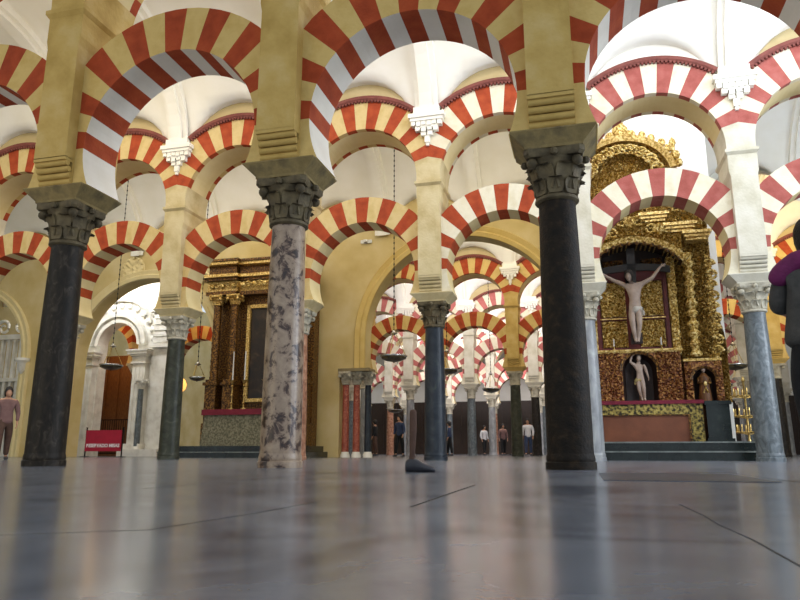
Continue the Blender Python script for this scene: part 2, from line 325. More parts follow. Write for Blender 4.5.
# ---- arch builders
def arch_mesh(r_in, r_out, zc, wclip, t, a0, a1, nv, zmin=None, stub=False):
    mb = MB(); sub = 2; N = nv * sub
    def pin(a):
        x, z = r_in * math.cos(a), zc + r_in * math.sin(a)
        if zmin is not None: z = max(z, zmin)
        return x, z
    def pout(a):
        ca = abs(math.cos(a)); r = min(r_out, wclip / ca) if ca > 1e-6 else r_out
        x, z = r * math.cos(a), zc + r * math.sin(a)
        if zmin is not None: z = max(z, zmin)
        return x, z
    for k in range(N):
        a, c = a0 + (a1 - a0) * k / N, a0 + (a1 - a0) * (k + 1) / N
        m = 1 if (k // sub) % 2 == 0 else 0
        (xi, zi), (xj, zj), (xo, zo), (xp, zp) = pin(a), pin(c), pout(a), pout(c)
        mb.face([(xi, -t, zi), (xj, -t, zj), (xp, -t, zp), (xo, -t, zo)], m)
        mb.face([(xi, t, zi), (xo, t, zo), (xp, t, zp), (xj, t, zj)], m)
        mb.face([(xo, -t, zo), (xp, -t, zp), (xp, t, zp), (xo, t, zo)], m)
        if stub:
            for y0, y1, mm in ((-t, -t + 0.15, m), (-t + 0.15, t - 0.15, 2), (t - 0.15, t, m)):
                mb.face([(xi, y0, zi), (xi, y1, zi), (xj, y1, zj), (xj, y0, zj)], mm)
        else:
            mb.face([(xi, -t, zi), (xi, t, zi), (xj, t, zj), (xj, -t, zj)], m or 2)
    for a in (a0, a1):
        (xi, zi), (xo, zo) = pin(a), pout(a)
        mb.face([(xi, -t, zi), (xo, -t, zo), (xo, t, zo), (xi, t, zi)], 0)
    return mb
LZ, UZ = 4.13, 6.30
R20 = math.radians(24.5)
def lower_arch_mb(b):
    r = b - 0.365
    mb = arch_mesh(r, r + 0.61, LZ, b - 0.25, 0.33, 0.0, PI, 17)
    # plain springers below the striped part, down to the impost
    for sg in (-1, 1):
        rows = []
        for k in range(7):
            a = -R20 * k / 6; x = r * math.cos(a); z = max(LZ + r * math.sin(a), 3.61)
            rows.append([(sg * x, -0.33, z), (sg * x, 0.33, z), (sg * (b - 0.25), 0.33, z), (sg * (b - 0.25), -0.33, z)])
        for r0_, r1_ in zip(rows[:-1], rows[1:]):
            for q in range(4): mb.face([r0_[q], r0_[(q + 1) % 4], r1_[(q + 1) % 4], r1_[q]], 2 if q == 0 else 0)
        mb.face(rows[-1], 0)
    return mb
U0 = math.radians(16)
def upper_arch_mb(b):
    return arch_mesh(b - 0.275, b - 0.275 + 0.71, UZ, b, 0.5, U0, PI - U0, 15, stub=True)
def dentil_mb(b):
    mb = MB(); r = b - 0.275 + 0.71; a0 = math.acos((b - 0.28) / (r + 0.1)); n = 34
    for sg in (-1, 1):
        rows = []
        for k in range(n + 1):
            a = a0 + (PI - 2 * a0) * k / n; c, s = math.cos(a), math.sin(a)
            rows.append([(r * c, sg * 0.44, UZ + r * s), (r * c, sg * 0.55, UZ + r * s), ((r + .04) * c, sg * 0.58, UZ + (r + .04) * s), ((r + .11) * c, sg * 0.58, UZ + (r + .11) * s), ((r + .11) * c, sg * 0.44, UZ + (r + .11) * s)])
        mb.grid(rows, 0, True)
        for k in range(n):
            a = a0 + (PI - 2 * a0) * (k + 0.5) / n; c, s = math.cos(a), math.sin(a); d = 0.022
            P = lambda rr_, tt, y: (rr_ * c - tt * s, sg * y, UZ + rr_ * s + tt * c)
            mb.hexa([P(r - .04, -d, .5), P(r - .04, d, .5), P(r - .04, d, .56), P(r - .04, -d, .56), P(r + .01, -d, .5), P(r + .01, d, .5), P(r + .01, d, .56), P(r + .01, -d, .56)])
    return mb

# ---- column builder
def leaf(mb, ang, r0, z0, h, wd, lean, seg=6):
    c, s = math.cos(ang), math.sin(ang); rows = []
    for i in range(seg + 1):
        t = i / seg; r = r0 + lean * t ** 3; z = z0 + h * (t if t < .85 else .85 - (t - .85) * .6)
        if t > 0.8: r += (t - .8) * 0.14
        ww = wd * (0.9 + 0.3 * math.sin(PI * t)) * (1 if t < 0.8 else 1 - (t - .8) * 2.2)
        rows.append([((r + 0.012 * abs(q)) * c - q * ww * s - 0.0, (r + 0.012 * abs(q)) * s + q * ww * c, z) for q in (-1, -.5, 0, .5, 1)]
                    + [((r - 0.03) * c - q * ww * s, (r - 0.03) * s + q * ww * c, z) for q in (1, 0, -1)])
    mb.grid(rows, 0, True); mb.face(rows[-1]); mb.face(rows[0])
def capital_mb(detail=True, z0=2.86, z1=3.42, r=0.205):
    mb = MB(); H = z1 - z0; seg = 20 if detail else 10
    mb.lathe([(r + .01, z0), (r + .035, z0 + .02), (r + .035, z0 + .05), (r + .005, z0 + .07), (r + .01, z0 + .2 * H), (r + .03, z0 + .6 * H), (r + .10, z0 + .84 * H)], seg)
    if detail:
        for k in range(8): leaf(mb, 2 * PI * k / 8, r + .015, z0 + .07, .36 * H, .075, .06)
        for k in range(8): leaf(mb, 2 * PI * (k + .5) / 8, r + .02, z0 + .12, .60 * H, .075, .085)
    for k in range(4):
        a = PI / 4 + PI / 2 * k; c, s = math.cos(a), math.sin(a); q = r + .135
        mb.ball((q * c, q * s, z1 - .15), .062, .062, .062, 0, 10 if detail else 6)
        if detail:
            mb.tube([((r + .03) * c, (r + .03) * s, z0 + .55 * H), ((r + .09) * c, (r + .09) * s, z0 + .7 * H), (q * c, q * s, z1 - .1)], [.03, .035, .045], 6)
            a2 = a + PI / 4; mb.ball(((r + .13) * math.cos(a2), (r + .13) * math.sin(a2), z1 - .06), .05, .05, .045, 0, 8)
    hwid = r + .105
    pts = []
    for k in range(4):
        a = PI / 4 + PI / 2 * k; nx, ny = math.cos(a), math.sin(a)
        a2 = a + PI / 4
        pts += [(hwid * 1.38 * math.cos(a - .09), hwid * 1.38 * math.sin(a - .09)), (hwid * 1.38 * math.cos(a + .09), hwid * 1.38 * math.sin(a + .09)),
                (hwid * .93 * math.cos(a2), hwid * .93 * math.sin(a2))]
    rows = [[(x * k, y * k, z) for x, y in pts] for k, z in ((.93, z1 - .09), (1.0, z1 - .06), (1.0, z1))]
    mb.grid(rows, 0, True); mb.face(rows[0][::-1]); mb.face(rows[-1])
    return mb
def shaft_mb(r0=.235, r1=.20, z0=.16, z1=2.88, seg=36):
    mb = MB(); pr = []
    for k in range(13):
        t = k / 12; pr.append((r0 + (r1 - r0) * t + 0.008 * math.sin(PI * t), z0 + (z1 - z0) * t))
    mb.lathe(pr, seg); return mb
def base_mb(r0=.235, seg=36):
    mb = MB()
    mb.lathe([(r0 + .022, 0), (r0 + .022, .07), (r0 + .008, .08), (r0 + .012, .10), (r0 + .01, .125), (r0, .16)], seg); return mb
def impost_mb():
    mb = MB(); mb.frustum(.315, .315, 3.42, .32, .32, 3.45); mb.frustum(.32, .32, 3.45, .46, .40, 3.59); mb.frustum(.462, .405, 3.59, .462, .405, 3.61); return mb
def pier_mb(b):
    mb = MB(); h = 0.25
    mb.box(-h, h, -.36, .36, 3.61, 3.96); mb.box(-h, h, -.5, .5, 3.96, 5.6)
    mb.frustum(h, .5, 5.6, .275, .5, 5.72); mb.box(-.275, .275, -.5, .5, 5.72, UZ); mb.frustum(.275, .5, 6.06, .315, .545, 6.12); mb.box(-.315, .315, -.545, .545, 6.12, 6.18)
    r = b - .275; rows = []
    for k in range(5):
        a = U0 * k / 4; x = b - r * math.cos(a); z = UZ + r * math.sin(a)
        rows.append([(-x, -.5, z), (-x, .5, z), (0, .5, z), (0, -.5, z)])
    for sg in (-1, 1): mb.grid([[(sg * -p[0], p[1], p[2]) for p in rw] for rw in rows], 0, True)
    zi = UZ + r * math.sin(U0); xi = b - r * math.cos(U0); zo = UZ + b * math.tan(U0)
    for y in (-.5, .5):
        mb.face([(-xi, y, zi), (xi, y, zi), (0, y, zo)])
    mb.face([(-xi, -.5, zi), (-xi, .5, zi), (0, .5, zo), (0, -.5, zo)]); mb.face([(xi, -.5, zi), (xi, .5, zi), (0, .5, zo), (0, -.5, zo)])
    return mb
def modillion_mb():
    mb = MB()
    for sg in (-1, 1):
        for k in range(4):
            z = 3.665 + .078 * k; y = .34 + .033 * k
            mb.tube([(-.245, sg * y, z), (.245, sg * y, z)], .040, 10)
        mb.box(-.25, .25, min(sg * .36, sg * .5), max(sg * .36, sg * .5), 3.92, 3.97)
    return mb
def corbel_mb():
    """white stucco bracket of honeycomb niches under each vault springer"""
    mb = MB()
    for sg in (-1, 1):
        f = lambda a, d: sorted((sg * a, sg * d))
        def bx(x0, x1, d, z0, z1):
            y = f(.5, .5 + d); mb.box(x0, x1, y[0], y[1], z0, z1)
        bx(-.42, .42, .20, 7.68, 7.78); bx(-.38, .38, .17, 7.60, 7.68)
        for k in range(6): bx(-.36 + .122 * k, -.36 + .122 * k + .10, .15, 7.50 - .02 * (k % 2), 7.60)
        for k in range(4): bx(-.27 + .14 * k, -.27 + .14 * k + .11, .12, 7.38 - .03 * (k % 2), 7.50)
        for k in range(2): bx(-.14 + .15 * k, -.14 + .15 * k + .12, .09, 7.26, 7.38)
        bx(-.06, .06, .07, 7.10, 7.26); bx(-.035, .035, .05, 7.02, 7.10)
        bx(-.30, .30, .16, 7.78, 7.95)
    return mb

MESH = {}
def part(name, key, make, mats, parent, smooth=False):
    """the first time builds the mesh, later shares it"""
    k = (key, tuple(id(x) for x in (mats if isinstance(mats, (list, tuple)) else [mats])))
    if k in MESH:
        o = MESH[k].copy(); COL.objects.link(o); o.parent = parent; return o
    o = make().build(name, mats, parent, smooth); MESH[k] = o; return o

def column(s, n, b, label, shaft, cap, pier, group=None, far=False, corbel=True, lean=0.0, impost=None):
    t = empty('marble_column', W(s, n), label, 'column', group)
    seg = 16 if far else 36
    part('base', 'base%s' % far, lambda: base_mb(seg=seg), M[shaft], t, True)
    part('shaft', 'shaft%s' % far, lambda: shaft_mb(seg=seg), M[shaft], t, True)
    part('capital', 'cap%s' % far, lambda: capital_mb(not far), M[cap], t, 'smooth')
    part('impost', 'impost', impost_mb, M[impost or pier], t)
    part('pier', 'pier%.3f' % b, lambda: pier_mb(b), M[pier], t)
    part('modillion', 'modillion', modillion_mb, M[pier], t, True)
    if corbel: part('corbel', 'corbel', corbel_mb, M['vault'], t)
    return t
ORD = ['first', 'second', 'third', 'fourth', 'fifth', 'sixth', 'seventh', 'eighth', 'ninth', 'tenth']
def bay(sc, n, b, lab_low, lab_up, cream, red, soff='soffit', glow=None, group_low=None, group_up=None):
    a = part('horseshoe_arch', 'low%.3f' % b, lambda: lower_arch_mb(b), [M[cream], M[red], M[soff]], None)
    a.location = W(sc, n); a.rotation_euler.z = RZ; tag(a, lab_low, 'arch', group_low)
    u = empty('round_arch', W(sc, n), lab_up, 'arch', group_up)
    part('voussoir_ring', 'up%.3f' % b, lambda: upper_arch_mb(b), [M[cream], M[red], M['soffit']], u)
    part('dentil_moulding', 'den%.3f' % b, lambda: dentil_mb(b), M['dentil'], u)
def spandrel(n, cols, b, name, mat):
    mb = MB(); r = b - .275 + .71; t = .46
    for c0, c1 in zip(cols[:-1], cols[1:]):
        sc = (c0 + c1) / 2; K = 16; ZT = 9.1
        for k in range(K):
            x0, x1 = -b + 2 * b * k / K, -b + 2 * b * (k + 1) / K
            z0, z1 = UZ + math.sqrt(max(0, r * r - x0 * x0)), UZ + math.sqrt(max(0, r * r - x1 * x1))
            for y in (-t, t):
                mb.face([(sc + x0, n + y, z0), (sc + x1, n + y, z1), (sc + x1, n + y, ZT), (sc + x0, n + y, ZT)])
    mb.face([(cols[0], n - t, 9.1), (cols[-1], n - t, 9.1), (cols[-1], n + t, 9.1), (cols[0], n + t, 9.1)])
    o = mb.world(name, M[mat]); tag(o, kind='structure')

BA, BB = 1.615, 1.625
colsA = [-0.15 + 3.23 * k for k in (-4, -3, -2, -1, 0, 1, 2)]
colsB = [0.15 + 3.25 * k for k in (-6, -5, -4, -3, -2, -1, 0, 1, 2, 3)]
nA, nB, nC, nD, nE, nF, nG = 7.37, 14.63, 21.9, 28.5, 35.2, 42.3, 49.4

infoA = {-3: ('column of the front arcade just outside the left frame edge', 'slate_shaft'),
         -2: ('tall slate-dark marble column at far left, in front of the white stone portal', 'slate_shaft'),
         -1: ('thick pink and brown mottled breccia column, left of the picture centre', 'breccia'),
         0: ('thick near-black brown column right of centre, left of the crucifix altar', 'black_shaft'),
         1: ('front arcade column standing beyond the right frame edge', 'steel_shaft')}
for k, (lab, sh) in infoA.items():
    column(-0.15 + 3.23 * k, nA, BA, lab, sh, 'capital_dark', 'pier_warm', corbel=True, impost='impost_warm')
bayA = {-3: 'left of the leftmost slate-dark column, at the frame edge',
        -2: 'between the leftmost slate-dark column and the pink mottled column',
        -1: 'between the pink mottled column and the near-black column',
        0: 'right of the near-black column, framing the gilded crucifix altar'}
for k, wh in bayA.items():
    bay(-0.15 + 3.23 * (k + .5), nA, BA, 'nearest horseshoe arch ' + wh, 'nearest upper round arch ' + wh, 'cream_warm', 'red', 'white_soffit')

infoB = {-4: ('rose-brown column half hidden behind the leftmost slate-dark column', 'rose_shaft', 'pier_cream'),
         -3: ('dark green-grey column right of the white stone portal', 'green_shaft', 'pier_cream'),
         -2: ('rose mottled column mostly hidden behind the pink breccia column', 'rose_shaft', 'pier_cream'),
         -1: ('blue-black marble column just right of centre under a pale pier', 'blue_shaft', 'pier_cream'),
         0: ('slim pale grey column right behind the near-black column, beside the altar', 'grey_shaft', 'pier_pale'),
         1: ('blue-grey veined column right of the crucifix altar, left of the standing person', 'steel_shaft', 'pier_pale'),
         2: ('second arcade column beyond the right frame edge', 'grey_shaft', 'pier_pale'),
         -5: ('second arcade column beyond the left frame edge', 'slate_shaft', 'pier_pale')}
for k, (lab, sh, pr) in infoB.items():
    column(0.15 + 3.25 * k, nB, BB, lab, sh, 'capital_pale' if k not in (-1,) else 'capital_dark', pr)
bayB = {-5: 'at the left frame edge, left of the rose-brown column', -4: 'over the white stone portal with the red banner',
        -3: 'over the left gilded altarpiece', -2: 'over the ochre wall left of the blue-black column',
        -1: 'between the blue-black column and the near-black column', 0: 'in front of the gilded crucifix altarpiece',
        1: 'at the right frame edge above the standing person'}
for k, wh in bayB.items():
    warm = k <= -2
    bay(0.15 + 3.25 * (k + .5), nB, BB, 'lower horseshoe arch of second arcade ' + wh, 'upper round arch of second arcade ' + wh,
        'cream_far' if warm else 'cream', 'red' if k <= -1 else 'red_b')

spandrel(nA, [-0.15 + 3.23 * k for k in (-3, -2, -1, 0, 1)], BA, 'wall_front', 'lunette')
spandrel(nB, [0.15 + 3.25 * k for k in (-5, -4, -3, -2, -1, 0)], BB, 'wall_middle', 'lunette')
spandrel(nB, [0.15, 3.40], BB, 'wall_middle_altar_bay', 'vault')
spandrel(nB, [3.40, 6.65], BB, 'wall_middle_right', 'lunette')
vault(nA + .44, nB - .44, [0.15 + 3.25 * k for k in range(-6, 4)], BB, 1)
vault(nB + .44, nC - .3, [0.15 + 3.25 * k for k in range(-8, 4)], BB, 2)
vault(-0.2, nA - .44, [-0.15 + 3.23 * k for k in range(-4, 3)], BA, 3)

# far arcades seen through the big arch and right of the altar
far_rows = [(nD, -2.65, range(-5, 5), 'third', ['rose_shaft', 'grey_shaft', 'green_shaft', 'grey_shaft', 'rose_shaft', 'green_shaft', 'blue_shaft', 'grey_shaft', 'slate_shaft', 'rose_shaft']),
            (nE, -2.3, range(-3, 5), 'fourth', ['steel_shaft', 'grey_shaft', 'steel_shaft', 'slate_shaft', 'grey_shaft', 'rose_shaft', 'steel_shaft', 'grey_shaft']),
            (nF, -2.15, range(-4, 5), 'fifth', ['grey_shaft', 'rose_shaft', 'steel_shaft', 'grey_shaft', 'steel_shaft', 'grey_shaft', 'rose_shaft', 'steel_shaft', 'grey_shaft']),
            (nG, -2.9, range(-4, 5), 'sixth', ['rose_shaft', 'grey_shaft', 'steel_shaft', 'rose_shaft', 'grey_shaft', 'steel_shaft', 'grey_shaft', 'rose_shaft', 'grey_shaft'])]
SN_ = {'green_shaft': 'green-grey', 'grey_shaft': 'pale grey', 'rose_shaft': 'rose', 'blue_shaft': 'blue-black', 'slate_shaft': 'slate-dark', 'steel_shaft': 'blue-grey'}
vi = 4
for (n, ph, rng, word, shs) in far_rows:
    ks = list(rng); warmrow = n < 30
    for i, k in enumerate(ks):
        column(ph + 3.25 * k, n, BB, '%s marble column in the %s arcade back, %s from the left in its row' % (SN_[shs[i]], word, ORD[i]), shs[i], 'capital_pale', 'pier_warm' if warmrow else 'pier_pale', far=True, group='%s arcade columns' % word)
    for i, k in enumerate(ks[:-1]):
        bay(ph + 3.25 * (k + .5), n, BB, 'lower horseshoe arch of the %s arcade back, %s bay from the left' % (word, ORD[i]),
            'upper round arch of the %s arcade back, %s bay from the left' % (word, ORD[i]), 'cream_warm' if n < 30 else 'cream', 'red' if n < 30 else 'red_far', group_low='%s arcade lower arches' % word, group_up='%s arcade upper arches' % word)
    spandrel(n, [ph + 3.25 * k for k in ks], BB, 'wall_%s' % word, 'lunette')
    nx = {nD: nE, nE: nF, nF: nG, nG: 56.4}[n]
    vault(n + .44, nx - .44, [ph + 3.25 * k for k in range(-5, 6)], BB, vi); vi += 1
vault(nC + .3, nD - .44, [-2.65 + 3.25 * k for k in range(-8, 5)], BB, vi); vi += 1
mb = MB(); mb.box(-28, 16, 55.6, 56.0, 0, 4.2)
for q in range(40): mb.box(-28 + 1.1 * q, -27.2 + 1.1 * q, 55.55, 55.6, .5, 3.9)
o = mb.world('panelling', M['dark_wood']); tag(o, 'dark wood panelling along the foot of the farthest wall', 'panelling')
mb = MB(); mb.box(-34, 20, 56.0, 56.4, 0, 10.5); tag(mb.world('wall_far', M['vault']), kind='structure')
mb = MB(); mb.box(-29, -28.6, -4, 56, 0, 11); tag(mb.world('wall_left', M['ochre_wall']), kind='structure')
mb = MB(); mb.box(16.5, 16.9, -4, 56, 0, 11); tag(mb.world('wall_right', M['vault']), kind='structure')

# ---- the solid wall in the line of the third arcade, pierced by big arches
def opening(s, c, zc, r, hw_low, zlow):
    d = abs(s - c)
    z = 0.0
    if d < r: z = zc + math.sqrt(r * r - d * d)
    elif d < hw_low: z = zlow
    return z
ops = [(-23.55, 3.8, 2.65, 2.65, 0), (-15.52, 3.6, 2.95, 2.95, 0), (-3.65, 3.93, 3.3, 4.2, 2.86)]
ss = set([-28.6, 3.35])
for c, zc, r, hl, zl in ops:
    for k in range(33): ss.add(round(c - r * math.cos(PI * k / 32), 4))
    for e in (hl,):
        if e > r: ss.add(round(c - e, 4)); ss.add(round(c + e, 4))
ss = sorted(ss); mb = MB(); n0, n1, ZT = 21.6, 22.2, 10.5
for a, b_ in zip(ss[:-1], ss[1:]):
    mid = (a + b_) / 2; za = zb_ = 0
    for c, zc, r, hl, zl in ops:
        if abs(mid - c) < r:
            za = zc + math.sqrt(max(0, r * r - (a - c) ** 2)); zb_ = zc + math.sqrt(max(0, r * r - (b_ - c) ** 2))
        elif abs(mid - c) < hl: za = zb_ = zl
    for y in (n0, n1): mb.face([(a, y, za), (b_, y, zb_), (b_, y, ZT), (a, y, ZT)])
    if za + zb_ > 0: mb.face([(a, n0, za), (b_, n0, zb_), (b_, n1, zb_), (a, n1, za)])
for c, zc, r, hl, zl in ops:
    for sg in (-1, 1):
        if hl > r:
            mb.face([(c + sg * r, n0, zl), (c + sg * r, n1, zl), (c + sg * r, n1, zc), (c + sg * r, n0, zc)])
            mb.face([(c + sg * hl, n0, 0), (c + sg * hl, n1, 0), (c + sg * hl, n1, zl), (c + sg * hl, n0, zl)])
        else: mb.face([(c + sg * r, n0, 0), (c + sg * r, n1, 0), (c + sg * r, n1, zc), (c + sg * r, n0, zc)])
mb.face([(3.35, n0, 0), (3.35, n1, 0), (3.35, n1, ZT), (3.35, n0, ZT)])
tag(mb.world('wall_back', M['ochre_wall']), kind='structure')
def ring(c, zc, r0, r1, n0, n1, zlow, name, mat):
    mb = MB(); prof = [(r0, n0), (r0 + (r1 - r0) * .35, n0 - .03), (r0 + (r1 - r0) * .5, n0 + .02), (r1 - .03, n0 - .02), (r1, n0 + .02), (r1, n1), (r0, n1)]
    rows = [[(c - q, y, zlow) for q, y in prof]] if zlow < zc else []
    rows += [[(c - q * math.cos(PI * k / 40), y, zc + q * math.sin(PI * k / 40)) for q, y in prof] for k in range(41)]
    if zlow < zc: rows += [[(c + q, y, zlow) for q, y in prof]]
    mb.grid(rows, 0, True); mb.face(rows[0]); mb.face(rows[-1])
    o = mb.world(name, mat, smooth=True); tag(o, kind='structure'); return o
ring(-3.65, 3.93, 3.3, 3.68, 21.5, 21.62, 2.9, 'trim_20', M['moulding'])
ring(-15.52, 3.6, 2.95, 3.28, 21.48, 21.62, 0, 'trim_21', M['soffit'])
ring(-23.55, 3.8, 2.65, 3.0, 21.48, 21.62, 0, 'trim_22', M['soffit'])
# carved rosettes in the spandrels of the left arch
for sgn, lab in ((-1, 'round carved foliage boss in the left spandrel over the white portal'), (1, 'round carved foliage boss in the right spandrel over the white portal')):
    mb = MB(); rows = []
    for i in range(13):
        q = .50 * i / 12
        rows.append([(q * math.cos(2 * PI * k / 48), -.06 - .05 * noise.noise(Vector((q * math.cos(2 * PI * k / 48) * 9, q * math.sin(2 * PI * k / 48) * 9, 3))) * 2 if i < 12 else 0, q * math.sin(2 * PI * k / 48)) for k in range(48)])
    mb.grid(rows, 0, True)
    for k in range(12): mb.ball((.43 * math.cos(2 * PI * k / 12), -.06, .43 * math.sin(2 * PI * k / 12)), .06, .05, .06, 0, 8)
    o = mb.build('carved_rosette', M['soffit'], None, True, loc=W(-15.24 + sgn * 1.0 if sgn < 0 else -13.2, 21.58, 6.95 if sgn < 0 else 6.75), rz=RZ)
    tag(o, lab, 'ornament')

# jamb colonnettes of the big arch
jl = ['pale red marble colonnette nearest the ochre wall edge', 'brick-red marble colonnette in the middle of the clustered three', 'blue-black colonnette, inner one of the clustered three']
for i, (s, mt, nn) in enumerate([(-7.62, 'red_shaft', 21.62), (-7.28, 'red_shaft', 21.74), (-6.93, 'blue_shaft', 21.9)]):
    t = empty('colonnette', W(s, nn), jl[i] + ' under the big arch', 'column', 'jamb colonnettes')
    mb = MB(); mb.lathe([(.155, 0), (.155, .08), (.13, .14), (.12, .18)], 20); mb.build('base', M['white_marble'], t, True)
    mb = MB(); mb.lathe([(.12, .18), (.105, 2.36)], 20); mb.build('shaft', M[mt], t, True)
    mb = capital_mb(True, 2.36, 2.80, .105); mb.build('capital', M['capital_pale'], t, True)
mb = MB(); mb.box(-7.85, -6.75, 21.42, 22.1, 2.80, 2.9); o = mb.world('impost_slab', M['impost']); tag(o, 'grey stone slab lying on the clustered colonnette capitals', 'impost')
for i, (s, mt) in enumerate([(-.35, 'blue_shaft'), (.0, 'red_shaft')]):
    t = empty('colonnette', W(s, 21.85), ['blue-black', 'red'][i] + ' colonnette at the big arch right jamb, behind the near-black column', 'column', 'jamb colonnettes')
    mb = MB(); mb.lathe([(.155, 0), (.155, .08), (.13, .14), (.12, .18)], 20); mb.build('base', M['white_marble'], t, True)
    mb = MB(); mb.lathe([(.12, .18), (.105, 2.36)], 20); mb.build('shaft', M[mt], t, True)
    capital_mb(True, 2.36, 2.80, .105).build('capital', M['capital_pale'], t, True)
mb = MB(); mb.box(-.55, .25, 21.42, 22.1, 2.80, 2.9); o = mb.world('impost_slab', M['impost']); tag(o, 'grey stone slab over the colonnettes right of the big arch', 'impost')

# ------------------------------------------------------------------ relief helper
def fol(x, z, sc, seed):
    v = Vector((x * sc, z * sc, seed))
    a = abs(noise.noise(v)); b = noise.noise(v * 2.3 + Vector((5, 1, 2)))
    c = math.sin(11 * noise.noise(v * .9) + 3 * b)
    return .5 * c + .6 * b + (.5 - a)
def relief(s0, s1, z0, z1, y, depth, res=.03, sc=6, seed=0, top=None, bot=None, yb=None):
    """a carved slab in local coordinates whose outline follows top(s) / bot(s)"""
    mb = MB(); ns = max(2, int((s1 - s0) / res)); nz = max(2, int((z1 - z0) / res)); rows = []
    yb = y + .12 if yb is None else yb
    for i in range(nz + 1):
        r = []
        for k in range(ns + 1):
            s = s0 + (s1 - s0) * k / ns; za = bot(s) if bot else z0; zb = top(s) if top else z1
            z = za + (zb - za) * i / nz
            e = min(i, nz - i, k, ns - k) > 0
            r.append((s, y - (depth * max(-.2, fol(s, z, sc, seed)) if e else 0), z))
        rows.append(r)
    mb.grid(rows)
    edge = [rows[0][k] for k in range(ns + 1)] + [rows[i][ns] for i in range(1, nz + 1)] + [rows[nz][k] for k in range(ns - 1, -1, -1)] + [rows[i][0] for i in range(nz - 1, 0, -1)]
    mb.grid([edge, [(p[0], yb, p[2]) for p in edge]], 0, True)
    return mb
def arc_band(c, zc, rx, rz, a0, a1, th, y0, y1, n=28):
    mb = MB(); rows = []
    for k in range(n + 1):
        a = a0 + (a1 - a0) * k / n; cx, cz = math.cos(a), math.sin(a)
        rows.append([(c + rx * cx, y0, zc + rz * cz), (c + (rx + th) * cx, y0 - .03, zc + (rz + th) * cz), (c + (rx + th) * cx, y1, zc + (rz + th) * cz), (c + rx * cx, y1, zc + rz * cz)])
    mb.grid(rows, 0, True); mb.face(rows[0]); mb.face(rows[-1]); return mb
def scroll(mb, cx, cy, cz, R, turns=1.6, th=.05, flip=1, seg=22):
    pts, rs = [], []
    for k in range(seg + 1):
        t = k / seg; a = 2 * PI * turns * t; r = R * (1 - .8 * t)
        pts.append((cx + flip * r * math.cos(a), cy, cz + r * math.sin(a))); rs.append(th * (1 - .5 * t))
    mb.tube(pts, rs, 6)

# ------------------------------------------------------------------ figures
def skin_mesh(name, verts, edges, radii, mat, parent=None, sub=2, root=0):
    me = bpy.data.meshes.new(name + '_cage'); me.from_pydata([tuple(v) for v in verts], edges, [])
    o = bpy.data.objects.new(name + '_cage', me); COL.objects.link(o)
    sk = o.modifiers.new('skin', 'SKIN'); sk.use_smooth_shade = True; sk.branch_smoothing = .6
    if not me.skin_vertices: pass
    for i, r in enumerate(radii):
        d = me.skin_vertices[0].data[i]; d.radius = r if isinstance(r, tuple) else (r, r); d.use_root = (i == root)
    ss_ = o.modifiers.new('sub', 'SUBSURF'); ss_.levels = sub; ss_.render_levels = sub
    dg = bpy.context.evaluated_depsgraph_get(); dg.update()
    m2 = bpy.data.meshes.new_from_object(o.evaluated_get(dg)); m2.name = name
    bpy.data.objects.remove(o); bpy.data.meshes.remove(me)
    m2.materials.clear(); m2.materials.append(mat)
    m2.polygons.foreach_set('use_smooth', [True] * len(m2.polygons)); m2.polygons.foreach_set('material_index', [0] * len(m2.polygons))
    r = bpy.data.objects.new(name, m2); COL.objects.link(r); r.parent = parent
    return r
def chain(verts, edges, radii, start, pts):
    """append a chain of (point, radius) starting from vertex index start"""
    prev = start
    for p, r in pts:
        verts.append(Vector(p)); radii.append(r); edges.append((prev, len(verts) - 1)); prev = len(verts) - 1
    return prev
def hand(verts, edges, radii, wrist, d, up, side, k=1.0):
    """palm and five bent fingers; d = direction of the hand, up = back of the hand, side = thumb side"""
    d, up, side = Vector(d).normalized(), Vector(up).normalized(), Vector(side).normalized()
    w0 = verts[wrist]
    palm = chain(verts, edges, radii, wrist, [(w0 + d * .045 * k, (.034 * k, .018 * k))])
    p = verts[palm]
    for i, (off, ln) in enumerate([(.028, .070), (.010, .078), (-.010, .072), (-.028, .056)]):
        a = p + d * .035 * k + side * off * k
        chain(verts, edges, radii, palm, [(a, .010 * k), (a + d * ln * .5 * k - up * .01 * k, .0085 * k), (a + d * ln * .85 * k - up * .03 * k, .007 * k)])
    chain(verts, edges, radii, palm, [(w0 + d * .03 * k + side * .04 * k, .011 * k), (w0 + d * .06 * k + side * .062 * k, .009 * k)])
def head_mb(c, r, face=(0, -1), k=1.0):
    """a head with brow, nose, mouth, ears; face = horizontal facing direction"""
    mb = MB(); seg, rg = 24, 18; c = Vector(c); f = Vector((face[0], face[1], 0)).normalized(); rt = Vector((-f.y, f.x, 0))
    rows = []
    for i in range(rg + 1):
        a = -PI / 2 + PI * i / rg; row = []
        for j in range(seg):
            t = 2 * PI * j / seg; q = max(math.cos(a), .01); z = math.sin(a)
            wx = .76 * (1 - .22 * max(0, -z)); x, y = q * math.sin(t) * wx, q * math.cos(t) * .95
            fr = max(0, math.cos(t))
            if z < -.3: y += .08 * fr
            e = math.exp(-((t if t < PI else t - 2 * PI) / .16) ** 2)
            y += .17 * e * math.exp(-((z + .18) / .16) ** 2) + .05 * e * math.exp(-((z + .52) / .07) ** 2)
            ee = math.exp(-((abs(t if t < PI else t - 2 * PI) - .38) / .17) ** 2)
            y -= .08 * ee * math.exp(-((z - .03) / .12) ** 2)
            p = c + rt * x * r + f * y * r + Vector((0, 0, z * 1.18 * r)); row.append(p)
        rows.append(row)
    mb.grid(rows, 0, True)
    for sg in (-1, 1):
        e = c + rt * sg * .78 * r - f * .02 * r; mb.ball(e, .12 * r, .16 * r, .24 * r, 0, 8)
    return mb
